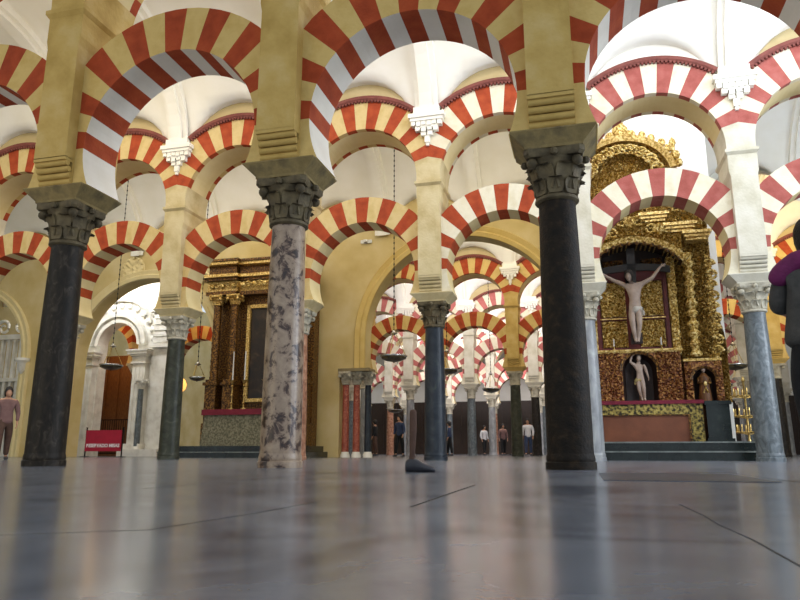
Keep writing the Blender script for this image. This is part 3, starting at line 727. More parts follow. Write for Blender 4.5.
def hair_mb(c, r, face=(0, -1), long=0.0):
    mb = MB(); seg, rg = 24, 12; c = Vector(c); f = Vector((face[0], face[1], 0)).normalized(); rt = Vector((-f.y, f.x, 0)); rows = []
    for i in range(rg + 1):
        row = []
        for j in range(seg):
            t = 2 * PI * j / seg; fr = math.cos(t)
            low = -.55 - long if fr < .2 else -.55 - long + (fr - .2) * (1.35 + long)
            zt = low + (1.22 - low) * i / rg; zz = min(1, max(-1, zt / 1.24)); q = math.sqrt(max(.0004, 1 - max(zz, 0) ** 2)) * (1 if zz > 0 else 1 - .25 * zz * zz)
            wob = 1.1 + .05 * noise.noise(Vector((t * 3, zt * 4, 1)))
            row.append(c + rt * math.sin(t) * .80 * q * r * wob + f * fr * .98 * q * r * wob + Vector((0, 0, zt * r)))
        rows.append(row)
    mb.grid(rows, 0, True); mb.face(rows[-1]); return mb

def standing_person(name, loc, rz, H, label, top, trousers, hairm='hair', group=None, detail=True, walk=.12, arms=None, k_w=1.0):
    """standing figure facing local -y, height H; clothing and hair as children"""
    t = empty(name, loc, label, 'person', group, rz); k = H / 1.70
    V = lambda x, y, z: Vector((x, y, z)) * k
    # body: one continuous mesh (neck, torso, arms with hands, legs)
    v, e, r = [V(0, 0, .95)], [], [(.14 * k, .10 * k)]
    neck = chain(v, e, r, 0, [(V(0, 0, 1.12), (.125 * k, .09 * k)), (V(0, 0, 1.30), (.14 * k, .095 * k)), (V(0, 0, 1.42), (.09 * k, .07 * k)), (V(0, 0, 1.49), .052 * k), (V(0, -.01, 1.57), .05 * k)])
    chest = 2
    for sg in (-1, 1):
        A = (arms or {}).get(sg, [(.19, 0, 1.38), (.25, .02, 1.10), (.24, -.08, .86)])
        wr = chain(v, e, r, chest + 1, [(V(sg * A[0][0], A[0][1], A[0][2]), .052 * k), (V(sg * A[1][0], A[1][1], A[1][2]), .040 * k), (V(sg * A[2][0], A[2][1], A[2][2]), .026 * k)])
        if detail: hand(v, e, r, wr, v[wr] - v[wr - 1], (sg, 0, 0), (0, -1, 0), k)
        else: chain(v, e, r, wr, [(v[wr] + (v[wr] - v[wr - 1]).normalized() * .12 * k, .022 * k)])
        ft = sg * walk
        chain(v, e, r, 0, [(V(sg * .09, ft * .1, .86), .085 * k), (V(sg * .10, ft * .6, .48), .058 * k), (V(sg * .10, ft, .10), .036 * k), (V(sg * .11, ft - .06, .045), .034 * k), (V(sg * .115, ft - .15, .03), .026 * k)])
    body = skin_mesh('body', v, e, r, M['skin'], t, 1 if not detail else 2)
    hd = head_mb(V(0, -.02, 1.585), .105 * k).build('head', M['skin'], t, 'all')
    hair_mb(V(0, -.01, 1.60), .108 * k, long=.5).build('hair', M[hairm], t, 'all')
    # shirt
    v, e, r = [V(0, 0, .82)], [], [(.18 * k * k_w, .135 * k * k_w)]
    chain(v, e, r, 0, [(V(0, 0, .92), (.172 * k * k_w, .13 * k * k_w)), (V(0, 0, 1.10), (.16 * k * k_w, .122 * k * k_w)), (V(0, 0, 1.30), (.168 * k * k_w, .12 * k * k_w)), (V(0, 0, 1.42), (.10 * k, .085 * k))])
    for sg in (-1, 1):
        A = (arms or {}).get(sg, [(.19, 0, 1.38), (.25, .02, 1.10), (.24, -.08, .86)])
        chain(v, e, r, 3, [(V(sg * A[0][0] * .95, A[0][1], A[0][2]), .082 * k), (V(sg * A[1][0], A[1][1], A[1][2]), .058 * k), (V(sg * A[2][0], A[2][1], A[2][2] + .05), .040 * k)])
    skin_mesh('shirt', v, e, r, M[top], t, 1 if not detail else 2)
    v, e, r = [V(0, 0, 1.10)], [], [(.14 * k * k_w, .10 * k * k_w)]
    for sg in (-1, 1):
        ft = sg * walk
        if sg < 0: chain(v, e, r, 0, [(V(0, 0, .92), (.16 * k * k_w, .115 * k * k_w))])
        chain(v, e, r, 1, [(V(sg * .10, ft * .1, .82), .112 * k * k_w), (V(sg * .10, ft * .6, .48), .082 * k * k_w), (V(sg * .10, ft, .10), .060 * k * k_w)])
    skin_mesh('trousers', v, e, r, M[trousers], t, 1 if not detail else 2)
    for sg in (-1, 1):
        ft = sg * walk; mb = MB()
        rows = [[(k * (sg * .11 + wd * math.cos(a)), k * (ft + y), k * max(.0, zc + hz * math.sin(a))) for a in [2 * PI * q / 12 for q in range(12)]]
                for y, wd, zc, hz in ((.07, .02, .04, .04), (.05, .042, .045, .045), (-.03, .045, .05, .05), (-.10, .05, .035, .036), (-.17, .04, .025, .026), (-.20, .015, .018, .018))]
        mb.grid(rows, 0, True); mb.face(rows[0]); mb.face(rows[-1]); mb.build('shoe', M['shoe'], t, True)
    return t

# ------------------------------------------------------------------ gilded crucifix altarpiece (right)
ALT = empty('gilded_altarpiece', W(0, 17.0), 'tall gilded carved altarpiece with a red framed centre, behind the crucifix', 'altarpiece')
def apart(mb, name, mat, smooth=False, parent=None, label=None):
    o = mb.build(name, mat, parent or ALT, smooth)
    if label: o['label'] = label
    return o
mb = MB(); mb.box(.30, 2.6, .15, .5, 0, 7.0); mb.box(2.6, 3.05, .15, .5, 0, 6.1); apart(mb, 'backboard', M['gold_dark'])
# predella with niches
def niche_slab(s0, s1, z0, z1, c, hw_, zsp, y, dep, seed):
    """carved slab pierced by a round-headed niche"""
    mb = MB(); res = .035
    for (a, b_) in ((s0, c - hw_), (c + hw_, s1)):
        q = relief(a, b_, z0, z1, y, dep, res * .7, 15, seed, yb=y + .15); i = len(mb.v); mb.v += q.v; mb.f += [tuple(i + x for x in f) for f in q.f]; mb.m += q.m
    K = 14; rows = [[], []]
    for k in range(K + 1):
        a = PI * k / K; x = c - hw_ * math.cos(a); z = zsp + hw_ * math.sin(a)
        rows[0].append((x, y, z)); rows[1].append((x, y, z1))
    mb.grid(rows); mb.grid([rows[0], [(p[0], y + .15, p[2]) for p in rows[0]]])
    return mb
apart(niche_slab(.36, 2.25, 1.28, 2.48, 1.33, .38, 2.04, -.22, .05, 3), 'predella', M['gold_dark'], True)
apart(niche_slab(2.32, 3.12, 1.28, 2.22, 2.72, .24, 1.80, -.16, .05, 5), 'side_predella', M['gold_dark'], True)
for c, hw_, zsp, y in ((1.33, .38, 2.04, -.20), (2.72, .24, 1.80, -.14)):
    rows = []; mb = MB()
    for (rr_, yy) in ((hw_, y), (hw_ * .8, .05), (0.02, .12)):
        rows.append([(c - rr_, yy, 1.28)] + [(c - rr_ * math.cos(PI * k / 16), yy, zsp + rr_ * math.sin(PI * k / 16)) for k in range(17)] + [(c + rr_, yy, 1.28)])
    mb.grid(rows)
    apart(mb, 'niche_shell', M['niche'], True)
for c, hw_, zsp, y in ((1.33, .38, 2.04, -.24), (2.72, .24, 1.80, -.18)):
    apart(arc_band(c, zsp, hw_, hw_, 0, PI, .06, y, y + .06), 'niche_arch', M['gold_brown'])
# cornice between predella and main field
mb = MB(); mb.box(.32, 2.3, -.28, .16, 2.48, 2.53); mb.box(.32, 2.3, -.24, .16, 2.45, 2.48); mb.box(2.3, 3.12, -.2, .16, 2.22, 2.28); apart(mb, 'lower_cornice', M['gold_smooth'])
# red main field with four carved panels
mb = MB(); mb.box(.45, 2.10, -.05, .16, 2.53, 4.55)
for s in (.45, 2.02): mb.box(s, s + .08, -.12, -.05, 2.53, 4.45)
for z in (2.53, 3.27, 4.22): mb.box(.53, 1.13, -.10, -.05, z, z + .06); mb.box(1.42, 2.02, -.10, -.05, z, z + .06)
apart(mb, 'centre_field', M['red_paint'])
for (a, b_) in ((.56, 1.14), (1.42, 1.99)):
    for (z0, z1) in ((2.61, 3.25), (3.35, 4.20)):
        apart(relief(a, b_, z0, z1, -.08, .06, .017, 15, a * 7 + z0, yb=-.04), 'carved_panel', M['gold'], True)
mb = MB()
for a, b_ in ((.53, 1.14), (1.42, 2.02)):
    mb.box(a, b_, -.125, -.10, 3.285, 3.315)
apart(mb, 'gilt_bar', M['gold_smooth'])
# left edge pilaster and right wing
apart(relief(.28, .45, 2.41, 5.0, -.12, .06, .03, 9, 4, yb=.16), 'left_pilaster', M['gold'], True)
apart(relief(2.12, 2.30, 2.41, 4.75, -.16, .07, .03, 9, 14, yb=.16), 'right_pilaster', M['gold'], True)
apart(relief(2.32, 3.14, 2.28, 5.9, 0.0, .10, .02, 13, 24, yb=.18, top=lambda s: 5.9), 'right_wing', M['gold_wing'], True)
for sx in (2.60,):
    mb = MB(); pr = []
    for k in range(60):
        z = 2.32 + k * .042; pr.append((.10 + .03 * math.sin(k * 1.1) + .02 * noise.noise(Vector((k * .7, sx, 0))), z))
    rows = [[(sx + rr_ * math.cos(2 * PI * q / 14) * (1 + .12 * math.sin(3 * q + z * 11)), -.16 + rr_ * math.sin(2 * PI * q / 14), z) for q in range(14)] for rr_, z in pr]
    mb.grid(rows, 0, True); mb.face(rows[-1]); mb.face(rows[0])
    apart(mb, 'twisted_column', M['gold'], True)
mb = MB()
mb.box(3.0, 3.12, -.03, .1, 2.3, 4.8)
for k in range(9):
    scroll(mb, 3.08 + .05 * (k % 2), -.03, 2.45 + .26 * k, .13, 1.5, .045, (-1) ** k)
apart(mb, 'scrollwork', M['gold'], True)
apart(relief(3.06, 3.30, 1.28, 3.9, .02, .08, .022, 12, 31, yb=.2, top=lambda s: 3.9 - (s - 3.06) * 5), 'side_bracket', M['gold_wing'], True)
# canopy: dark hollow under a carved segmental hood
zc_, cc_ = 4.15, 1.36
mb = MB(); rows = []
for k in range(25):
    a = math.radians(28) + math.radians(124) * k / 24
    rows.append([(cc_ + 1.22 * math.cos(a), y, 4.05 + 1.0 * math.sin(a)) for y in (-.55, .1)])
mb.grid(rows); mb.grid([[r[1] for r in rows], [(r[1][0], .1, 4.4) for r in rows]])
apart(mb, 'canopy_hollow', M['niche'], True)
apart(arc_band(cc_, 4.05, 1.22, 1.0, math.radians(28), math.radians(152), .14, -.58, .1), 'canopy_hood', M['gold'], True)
mb = MB()
for k in range(14):
    a = math.radians(34 + 8.6 * k); mb.ball((cc_ + 1.20 * math.cos(a), -.56, 4.03 + 1.0 * math.sin(a)), .05, .05, .06, 0, 8)
mb.tube([(cc_ + 1.20 * math.cos(math.radians(34 + 5 * k)), -.56, 4.03 + 1.0 * math.sin(math.radians(34 + 5 * k))) for k in range(23)], .02, 6)
apart(mb, 'hood_beading', M['gold_brown'], True)
for sg in (-1, 1):
    apart(relief(cc_ + sg * .45 - .24, cc_ + sg * .45 + .24, 4.56, 4.78, -.02, .06, .025, 12, 7, yb=.1), 'hood_panel', M['gold_brown'], True)
# entablature over the hood
apart(relief(.28, 2.5, 4.9, 6.0, -.28, .10, .02, 12, 41, bot=lambda s: 4.18 + 1.02 * math.sqrt(max(0, 1 - ((s - cc_) / 1.36) ** 2)) if abs(s - cc_) < 1.3 else 4.6, yb=.2), 'frieze', M['gold'], True)
mb = MB(); 
for (a, b_, z) in ((1.55, 2.25, 5.75), (2.10, 2.85, 5.45), (2.5, 3.15, 5.22)):
    mb.box(a, b_, -.46, .3, z, z + .07); mb.box(a + .04, b_ - .04, -.40, .3, z - .07, z); mb.box(a + .08, b_ - .08, -.34, .3, z - .14, z - .07)
mb.box(.28, 1.8, -.42, .3, 6.0, 6.08); mb.box(.30, 1.78, -.36, .3, 5.94, 6.0)
apart(mb, 'upper_cornice', M['gold_smooth'])
apart(relief(2.3, 3.0, 5.45, 6.35, -.22, .09, .02, 12, 51, yb=.2), 'cornice_block', M['gold'], True)
mb = MB(); mb.box(2.3, 3.05, -.34, .3, 6.35, 6.42); mb.box(1.7, 2.4, -.40, .3, 6.28, 6.36); apart(mb, 'block_cornice', M['gold_smooth'])
for (a, z) in ((.75, 5.35), (1.35, 5.62), (2.0, 5.4), (2.6, 5.9)):
    mb = MB(); mb.ball((a, -.36, z), .15, .12, .14, 0, 10); scroll(mb, a - .18, -.38, z, .14, 1.4, .04, 1); scroll(mb, a + .18, -.38, z, .14, 1.4, .04, -1)
    mb.ball((a, -.45, z + .06), .06, .06, .07, 0, 8); apart(mb, 'carved_cartouche', M['gold'], True)
# attic and crest
apart(relief(.28, 2.45, 6.08, 7.9, -.1, .11, .022, 11, 61, top=lambda s: 6.9 + 1.05 * math.sqrt(max(0, 1 - ((s - 1.3) / 1.3) ** 2)), yb=.25), 'attic', M['gold'], True)
apart(arc_band(1.3, 6.75, 1.12, 1.05, math.radians(12), math.radians(168), .16, -.30, .25), 'attic_hood', M['gold_smooth'], True)
mb = MB()
for k in range(15):
    a = math.radians(15 + 10.7 * k); q = 1.36 + .05 * (k % 2)
    mb.ball((1.3 + q * math.cos(a), -.2, 6.8 + 1.22 * math.sin(a)), .10, .09, .12, 0, 8)
    scroll(mb, 1.3 + .8 * math.cos(a), -.3, 6.8 + .75 * math.sin(a), .15, 1.4, .04, (-1) ** k)
for (x, z, q) in ((1.3, 8.15, .2), (1.05, 8.0, .13), (1.55, 8.02, .13), (1.3, 8.35, .1)):
    mb.ball((x, -.15, z), q, q * .6, q, 0, 10)
apart(mb, 'crest', M['gold'], True)
mb = MB(); mb.lathe([(.09, 0), (.11, .06), (.05, .12), (.08, .3), (.10, .42), (.05, .6), (.06, .72), (.09, .78), (.07, .86), (.01, .95)], 14, c=(2.52, -.1, 6.9)); apart(mb, 'finial', M['gold'], True)

# altar steps, table, side block
mb = MB(); mb.box(.30, 3.45, 15.35, 16.98, 0, .19); mb.box(.36, 3.40, 15.65, 16.98, .19, .385)
mb.box(.28, 3.47, 15.33, 15.40, .165, .195, 1); mb.box(.34, 3.42, 15.63, 15.70, .36, .39, 1)
o = mb.world('altar_steps', [M['black_marble'], M['edge_highlight']]); tag(o, 'two black-green marble steps before the crucifix altar', 'steps')
T = empty('altar_table', W(0, 16.15, .385), 'altar table with rust-brown front panel and gold brocade border under the crucifix', 'altar table')
mb = MB(); mb.box(.42, 2.50, .02, .60, 0, .86); mb.build('table_body', M['altar_front'], T)
mb = MB(); mb.box(.40, 2.52, -.01, .02, .60, .86); mb.box(2.26, 2.52, -.01, .02, 0, .60); mb.build('brocade_border', M['brocade'], T)
mb = MB(); mb.box(.38, .42, -.01, .02, 0, .60); mb.box(2.22, 2.26, -.012, .02, 0, .60); mb.box(.42, 2.22, -.012, .02, .575, .60); mb.build('panel_frame', M['gold_brown'], T)
mb = MB(); mb.box(.37, 2.55, -.05, .60, .862, .905); mb.box(.37, 2.55, -.05, -.035, .825, .862); mb.build('altar_cloth', M['cloth_red'], T)
mb = MB(); mb.box(2.56, 3.10, 16.1, 16.72, .385, .46); mb.box(2.59, 3.06, 16.15, 16.72, .46, 1.18); mb.box(2.56, 3.10, 16.1, 16.72, 1.18, 1.26)
o = mb.world('marble_pedestal', M['black_marble']); tag(o, 'dark marble pedestal right of the rust-brown altar table', 'pedestal')
# small candles on the predella
for s, lab in ((.80, 'short white candle left of the niche statue'), (1.86, 'short white candle right of the niche statue')):
    t = empty('altar_candle', W(s, 16.80, 2.53), lab + ', on the gilded ledge', 'candle')
    mb = MB(); mb.lathe([(.04, 0), (.04, .015), (.015, .03), (.015, .08), (.028, .09)], 12); mb.build('holder', M['brass'], t, True)
    mb = MB(); mb.lathe([(.016, .09), (.016, .27)], 10); mb.build('candle', M['bulb'], t, True)

# crucifix
CR = empty('crucifix', W(1.31, 16.62, 2.66), 'large crucifix with pale carved Christ on a black cross under the gilded hood', 'crucifix')
mb = MB(); mb.box(-.10, .10, 0, .08, -.02, 2.45); rows = []
for k in range(13):
    x = -.92 + 1.84 * k / 12; z = 1.95 - .10 * (x / .9) ** 2 + .0
    rows.append([(x, 0.0, z - .09), (x, .08, z - .09), (x, .08, z + .09), (x, 0.0, z + .09)])
mb.grid(rows, 0, True); mb.face(rows[0]); mb.face(rows[-1]); mb.build('cross', M['cross'], CR)
mb = MB(); mb.box(-.14, .14, -.02, .0, -.02, .25); mb.build('foot_plaque', M['niche'], CR)
v, e, r = [Vector((-.0, -.07, .92))], [], [(.15, .10)]
chain(v, e, r, 0, [((.03, -.09, 1.12), (.13, .09)), ((.0, -.10, 1.36), (.175, .11)), ((-.03, -.09, 1.50), (.07, .06)), ((-.06, -.12, 1.58), .045)])
for sg, hx_, hz in ((-1, -.80, 1.86), (1, .74, 1.94)):
    wr = chain(v, e, r, 2, [((sg * .17, -.09, 1.46), .068), ((sg * .47, -.07, 1.62), .05), ((hx_ * .93, -.045, hz - .03), .032)])
    hand(v, e, r, wr, (sg, 0, .35), (0, -1, 0), (0, 0, 1), 1.0)
for sg in (-1, 1):
    chain(v, e, r, 0, [((sg * .085, -.09, .80), .10), ((sg * .08, -.17, .45), .072), ((sg * .035, -.09, .10), .045), ((sg * .02, -.14, .0), .036)])
skin_mesh('body', v, e, r, M['skin_statue'], CR, 2)
head_mb((-.09, -.19, 1.68), .12, (-.25, -1)).build('head', M['skin_statue'], CR, 'all')
hair_mb((-.085, -.18, 1.70), .132, (-.25, -1), 1.2).build('hair', M['hair_carved'], CR, 'all')
v, e, r = [Vector((.0, -.075, .98))], [], [(.17, .125)]
chain(v, e, r, 0, [((.01, -.08, .85), (.18, .135)), ((.0, -.10, .66), (.17, .125))])
chain(v, e, r, 1, [((.17, -.09, .86), .05), ((.20, -.09, .66), .035)])
skin_mesh('loincloth', v, e, r, M['loin'], CR, 2)

CR.scale = (.94, .94, .94)
# statue in the central niche
ST = empty('niche_statue', W(1.33, 16.86, 1.29), 'pale carved saint with one arm raised to his head in the central niche', 'statue')
mb = MB(); mb.lathe([(.16, 0), (.16, .03), (.13, .04)], 16); mb.build('plinth', M['gold_brown'], ST, True)
v, e, r = [Vector((0, 0, .60))], [], [(.10, .075)]
chain(v, e, r, 0, [((.01, 0, .72), (.09, .065)), ((.0, 0, .86), (.115, .075)), ((0, 0, .94), (.06, .05)), ((.0, -.01, 1.0), .042)])
wr = chain(v, e, r, 2, [((-.11, 0, .91), .045), ((-.20, -.02, .98), .035), ((-.15, -.04, 1.11), .018)]); hand(v, e, r, wr, (.8, -.1, .5), (0, 0, 1), (0, -1, 0), .6)
wr = chain(v, e, r, 2, [((.11, 0, .90), .045), ((.16, .0, .74), .035), ((.19, -.05, .60), .018)]); hand(v, e, r, wr, (.1, -.1, -1), (1, 0, 0), (0, -1, 0), .6)
chain(v, e, r, 0, [((-.05, 0, .54), .068), ((-.03, -.02, .30), .048), ((.02, .02, .09), .031), ((.02, -.05, .055), .02)])
chain(v, e, r, 0, [((.05, 0, .54), .068), ((.07, -.05, .30), .048), ((.075, -.0, .09), .031), ((.09, -.07, .055), .02)])
skin_mesh('body', v, e, r, M['skin_statue'], ST, 2)
head_mb((.0, -.02, 1.07), .078, (.1, -1)).build('head', M['skin_statue'], ST, 'all')
hair_mb((.0, -.015, 1.085), .082, (.1, -1), .5).build('hair', M['hair_carved'], ST, 'all')
v, e, r = [Vector((0, 0, .64))], [], [(.118, .09)]
chain(v, e, r, 0, [((0, 0, .55), (.15, .12)), ((.0, 0, .46), (.125, .095))]); chain(v, e, r, 1, [((-.11, -.03, .52), .035), ((-.12, -.03, .42), .022)])
skin_mesh('loincloth', v, e, r, M['gold_cloth'], ST, 2)
# robed figure in the side niche
ST.scale = (.98, .98, .98)
RB = empty('niche_statue', W(2.72, 16.90, 1.29), 'small dark robed saint with gold trim in the right side niche', 'statue')
mb = MB(); mb.lathe([(.13, 0), (.14, .05), (.125, .25), (.10, .45), (.115, .56), (.06, .63), (.03, .66)], 18); mb.build('robe', M['brown_wood'], RB, True)
v, e, r = [Vector((0, 0, .55))], [], [.06]
for sg in (-1, 1):
    wr = chain(v, e, r, 0, [((sg * .11, 0, .55), .04), ((sg * .13, -.05, .42), .032), ((sg * .04, -.14, .42), .018)])
    hand(v, e, r, wr, (-sg * .4, -.3, .6), (0, -1, 0), (0, 0, 1), .5)
chain(v, e, r, 0, [((0, 0, .64), .035), ((0, -.01, .68), .03)])
skin_mesh('body', v, e, r, M['gold_brown'], RB, 1)
head_mb((0, -.02, .73), .06).build('head', M['skin_statue'], RB, 'all')
hair_mb((0, -.015, .745), .062, long=.3).build('hair', M['hair_carved'], RB, 'all')
mb = MB(); mb.tube([(-.05, -.13, .2), (0, -.16, .32), (.05, -.13, .2)], .02, 6); mb.ball((0, -.15, .40), .04, .03, .06); mb.build('gilt_emblem', M['gold'], RB, True)

# plaster wall behind the altarpiece
mb = MB(); mb.box(-.15, 3.40, 17.55, 18.05, 0, 10.3); tag(mb.world('wall_altar', M['vault']), kind='structure')

# ------------------------------------------------------------------ left gilded altarpiece
LA = empty('gilded_altarpiece', W(0, 20.9), 'brown-gold altarpiece with dark painting behind the pink mottled column', 'altarpiece')
def lp(mb, name, mat, smooth=False): return mb.build(name, mat, LA, smooth)
mb = MB(); mb.box(-12.35, -8.55, .05, .5, .36, 6.2); lp(mb, 'backboard', M['gold_brown'])
mb = MB(); mb.box(-10.85, -9.8, -.02, .05, 1.9, 5.0); pnt_ = lp(mb, 'painting', M['painting'])
mb = MB()
for a, b_ in ((-10.97, -10.85), (-9.80, -9.68)): mb.box(a, b_, -.10, .05, 1.8, 5.12)
mb.box(-10.97, -9.68, -.10, .05, 5.0, 5.12); mb.box(-10.97, -9.68, -.10, .05, 1.8, 1.92); frame_ = lp(mb, 'picture_frame', M['gold_smooth'])
pnt_.parent = frame_
for s in (-12.0, -11.35, -9.45, -8.8):
    mb = MB(); pr = []
    for k in range(40):
        a = k / 39; pr.append((.15 - .02 * a + .012 * math.sin(k * 2.1), 2.55 + 2.55 * a))
    mb.lathe(pr, 18, c=(s, -.28, 0)); lp(mb, 'gilt_column', M['gold_brown'], True)
    mb = capital_mb(True, 5.10, 5.45, .13); mb.v = [(x + s, y - .28, z) for x, y, z in mb.v]; lp(mb, 'gilt_capital', M['gold_smooth'], True)
    mb = MB(); mb.box(s - .24, s + .24, -.52, .05, .36, 1.1); mb.box(s - .2, s + .2, -.48, .05, 1.1, 2.35); mb.box(s - .26, s + .26, -.54, .05, 2.35, 2.45); mb.box(s - .2, s + .2, -.46, .05, 2.45, 2.55)
    mb.ball((s, -.5, 1.35), .15, .08, .2, 0, 10); lp(mb, 'column_pedestal', M['gold_brown'])
for i, (z0, z1, d, ex) in enumerate(((5.45, 5.58, .45, 0), (5.58, 5.95, .36, 0), (5.95, 6.05, .52, .06), (6.05, 6.15, .62, .12), (6.15, 6.5, .40, -.05), (6.5, 6.6, .6, .08), (6.6, 6.68, .66, .12))):
    mb = MB()
    for (a, b_, dd) in ((-12.4 - ex, -11.25 + ex, d), (-11.25, -9.5, d - .15), (-9.5 - ex, -8.45 + ex, d)): mb.box(a, b_, -dd, .1, z0, z1)
    lp(mb, 'entablature_band', M['gold_smooth' if i % 2 else 'gold_brown'])
mb = MB(); mb.box(-12.3, -9, -.2, .3, 6.68, 6.78); o = lp(mb, 'top_ledge', M['white_marble']); o['label'] = 'white stone ledge'
mb = MB()
for k in range(10): mb.ball((-12.2 + .40 * k, -.42, 5.78), .09, .06, .11, 0, 8); scroll(mb, -12.0 + .40 * k, -.42, 5.78, .12, 1.3, .03, (-1) ** k)
lp(mb, 'carved_frieze', M['gold'], True)
mb = MB(); mb.box(-13.2, -8.2, 19.5, 21.55, 0, .18); mb.box(-13.0, -8.35, 19.8, 21.55, .18, .36)
mb.box(-13.22, -8.18, 19.48, 19.54, .155, .185, 1)
o = mb.world('altar_steps', [M['black_marble'], M['edge_highlight']]); tag(o, 'dark wide steps under the brown-gold altarpiece left of centre', 'steps')
T = empty('altar_table', W(0, 19.98, .36), 'altar table clad in greenish damask with crimson cloth, under the brown-gold altarpiece', 'altar table')
mb = MB(); mb.frustum(.0, .0, 0, 0, 0, 0); mb = MB()
mb.hexa([(-12.0, 0, 0), (-9.1, 0, 0), (-9.1, .38, 0), (-12.0, .38, 0), (-11.9, .03, .98), (-9.2, .03, .98), (-9.2, .38, .98), (-11.9, .38, .98)]); mb.build('table_front', M['damask'], T)
mb = MB(); mb.box(-11.98, -9.12, -.04, .38, .98, 1.16); mb.build('altar_cloth', M['cloth_red'], T)
for i, s in enumerate((-11.05, -10.62, -9.9)):
    t = empty('candlestick', W(s, 20.18, 1.52), ['left one of the two tall silver-gilt candlesticks on the crimson cloth', 'right one of the two tall silver-gilt candlesticks on the crimson cloth', 'tall candlestick hidden behind the pink mottled column'][i], 'candlestick', 'candlesticks on the left altar')
    mb = MB(); mb.lathe([(.09, 0), (.09, .03), (.03, .06), (.02, .16), (.05, .2), (.02, .25), (.018, .42), (.05, .46), (.02, .5), (.016, .72), (.05, .76), (.02, .8), (.08, .93), (.09, .95)], 14); mb.build('stem', M['brass'], t, True)
    mb = MB(); mb.lathe([(.022, .95), (.018, 1.9)], 10); mb.build('candle', M['bulb'], t, True)

# ------------------------------------------------------------------ white stone portal behind the left arch
PN = 24.6
PT = empty('stone_portal', W(0, PN), 'white carved stone portal with fluted pilasters and round arch, behind the red banner', 'portal')
pc = -18.9
def portal_wall():
    mb = MB(); r, zc = .95, 4.6; s0, s1, zt = -22.5, -16.3, 9.0
    xs = sorted(set([s0, s1] + [round(pc - r * math.cos(PI * k / 24), 4) for k in range(25)]))
    for a, b_ in zip(xs[:-1], xs[1:]):
        za = zc + math.sqrt(max(0, r * r - (a - pc) ** 2)) if abs((a + b_) / 2 - pc) < r else 0
        zb_ = zc + math.sqrt(max(0, r * r - (b_ - pc) ** 2)) if abs((a + b_) / 2 - pc) < r else 0
        for y in (0, .5): mb.face([(a, y, za), (b_, y, zb_), (b_, y, zt), (a, y, zt)])
        if za or zb_: mb.face([(a, 0, za), (b_, 0, zb_), (b_, .5, zb_), (a, .5, za)])
    for sg in (-1, 1): mb.face([(pc + sg * r, 0, 0), (pc + sg * r, .5, 0), (pc + sg * r, .5, zc), (pc + sg * r, 0, zc)])
    return mb
portal_wall().build('portal_wall', M['white_marble'], PT)
for sg in (-1, 1):
    mb = MB(); x = pc + sg * 1.28
    mb.box(x - .40, x + .40, -.5, 0, 0, .22); mb.box(x - .36, x + .36, -.44, 0, .22, .5)
    mb.box(x - .29, x + .29, -.32, 0, .5, 3.75)
    for q in range(3): mb.box(x - .24 + .18 * q, x - .24 + .18 * q + .11, -.35, -.32, .7, 3.6)
    mb.build('fluted_pilaster', M['white_marble'], PT)
    mb = MB()
    for i, (d, z0, z1) in enumerate(((.06, 3.75, 3.82), (.02, 3.82, 4.05), (.10, 4.05, 4.13), (.18, 4.13, 4.25), (.22, 4.25, 4.32))): mb.box(x - .29 - d, x + .29 + d, -.34 - d, 0, z0, z1)
    mb.build('pilaster_entablature', M['white_marble'], PT)
apart(arc_band(pc, 4.6, .95, .95, 0, PI, .14, -.16, 0), 'archivolt', M['white_marble'], True, PT)
apart(arc_band(pc, 4.6, 1.2, 1.2, 0, PI, .22, -.24, 0), 'outer_archivolt', M['white_marble'], True, PT)
mb = MB()
for k in range(13):
    a = PI * (k + .5) / 13; mb.ball((pc + 1.7 * math.cos(a), -.08, 4.6 + 1.7 * math.sin(a)), .13, .06, .13, 0, 8)
mb.grid([[((pc + q * math.cos(PI * k / 30)), y, 4.6 + q * math.sin(PI * k / 30)) for k in range(31)] for q, y in ((1.9, 0), (1.9, -.14), (2.0, -.16), (2.0, 0))])
mb.build('carved_rosettes', M['white_marble'], PT, True)
mb = MB(); mb.box(-17.15, -16.35, -.12, 0, 0, 4.4); mb.box(-17.25, -16.25, -.3, 0, 4.4, 4.55); mb.box(-17.15, -16.35, -.2, 0, 4.55, 5.9); mb.box(-17.3, -16.2, -.36, 0, 5.9, 6.04)
for q in range(5): mb.box(-17.1, -16.4, -.25, -.2, 4.62 + .25 * q, 4.80 + .25 * q)
mb.build('side_bay', M['white_marble'], PT)
mb = MB(); mb.box(-18.1, -16.3, -.62, 0, 0, .28); mb.build('step_block', M['white_marble'], PT)
t = empty('marble_column', W(-17.4, PN - .35, .28), 'slim blue-grey column beside the white portal pilaster, left of the green-grey column', 'column')
mb = MB(); mb.lathe([(.16, 0), (.16, .06), (.12, .12)], 20); mb.build('base', M['white_marble'], t, True)
mb = MB(); mb.lathe([(.12, .12), (.105, 2.4)], 20); mb.build('shaft', M['steel_shaft'], t, True)
capital_mb(True, 2.4, 2.8, .105).build('capital', M['white_marble'], t, True)
# inside the portal: wooden back, iron rail, a striped arch
mb = MB(); mb.box(-23.5, -19.4, 27.4, 27.6, 0, 4.6)
for q in range(6): mb.box(-23.3 + .65 * q, -22.8 + .65 * q, 27.35, 27.4, .4, 4.3)
o = mb.world('choir_screen', M['brown_wood']); tag(o, 'brown panelled wooden screen seen through the white portal', 'screen')
mb = MB()
for q in range(24): mb.tube([(-20.5 + .11 * q, 25.4, .1), (-20.5 + .11 * q, 25.4, 1.5)], .014, 6)
mb.box(-20.6, -17.9, 25.38, 25.42, 1.5, 1.54); mb.box(-20.6, -17.9, 25.38, 25.42, .1, .14); mb.tube([(-20.55, 25.4, 0), (-20.55, 25.4, 1.6)], .03); mb.tube([(-17.95, 25.4, 0), (-17.95, 25.4, 1.6)], .03)
o = mb.world('iron_railing', M['iron']); tag(o, 'black iron railing in the white portal behind the red banner', 'railing')
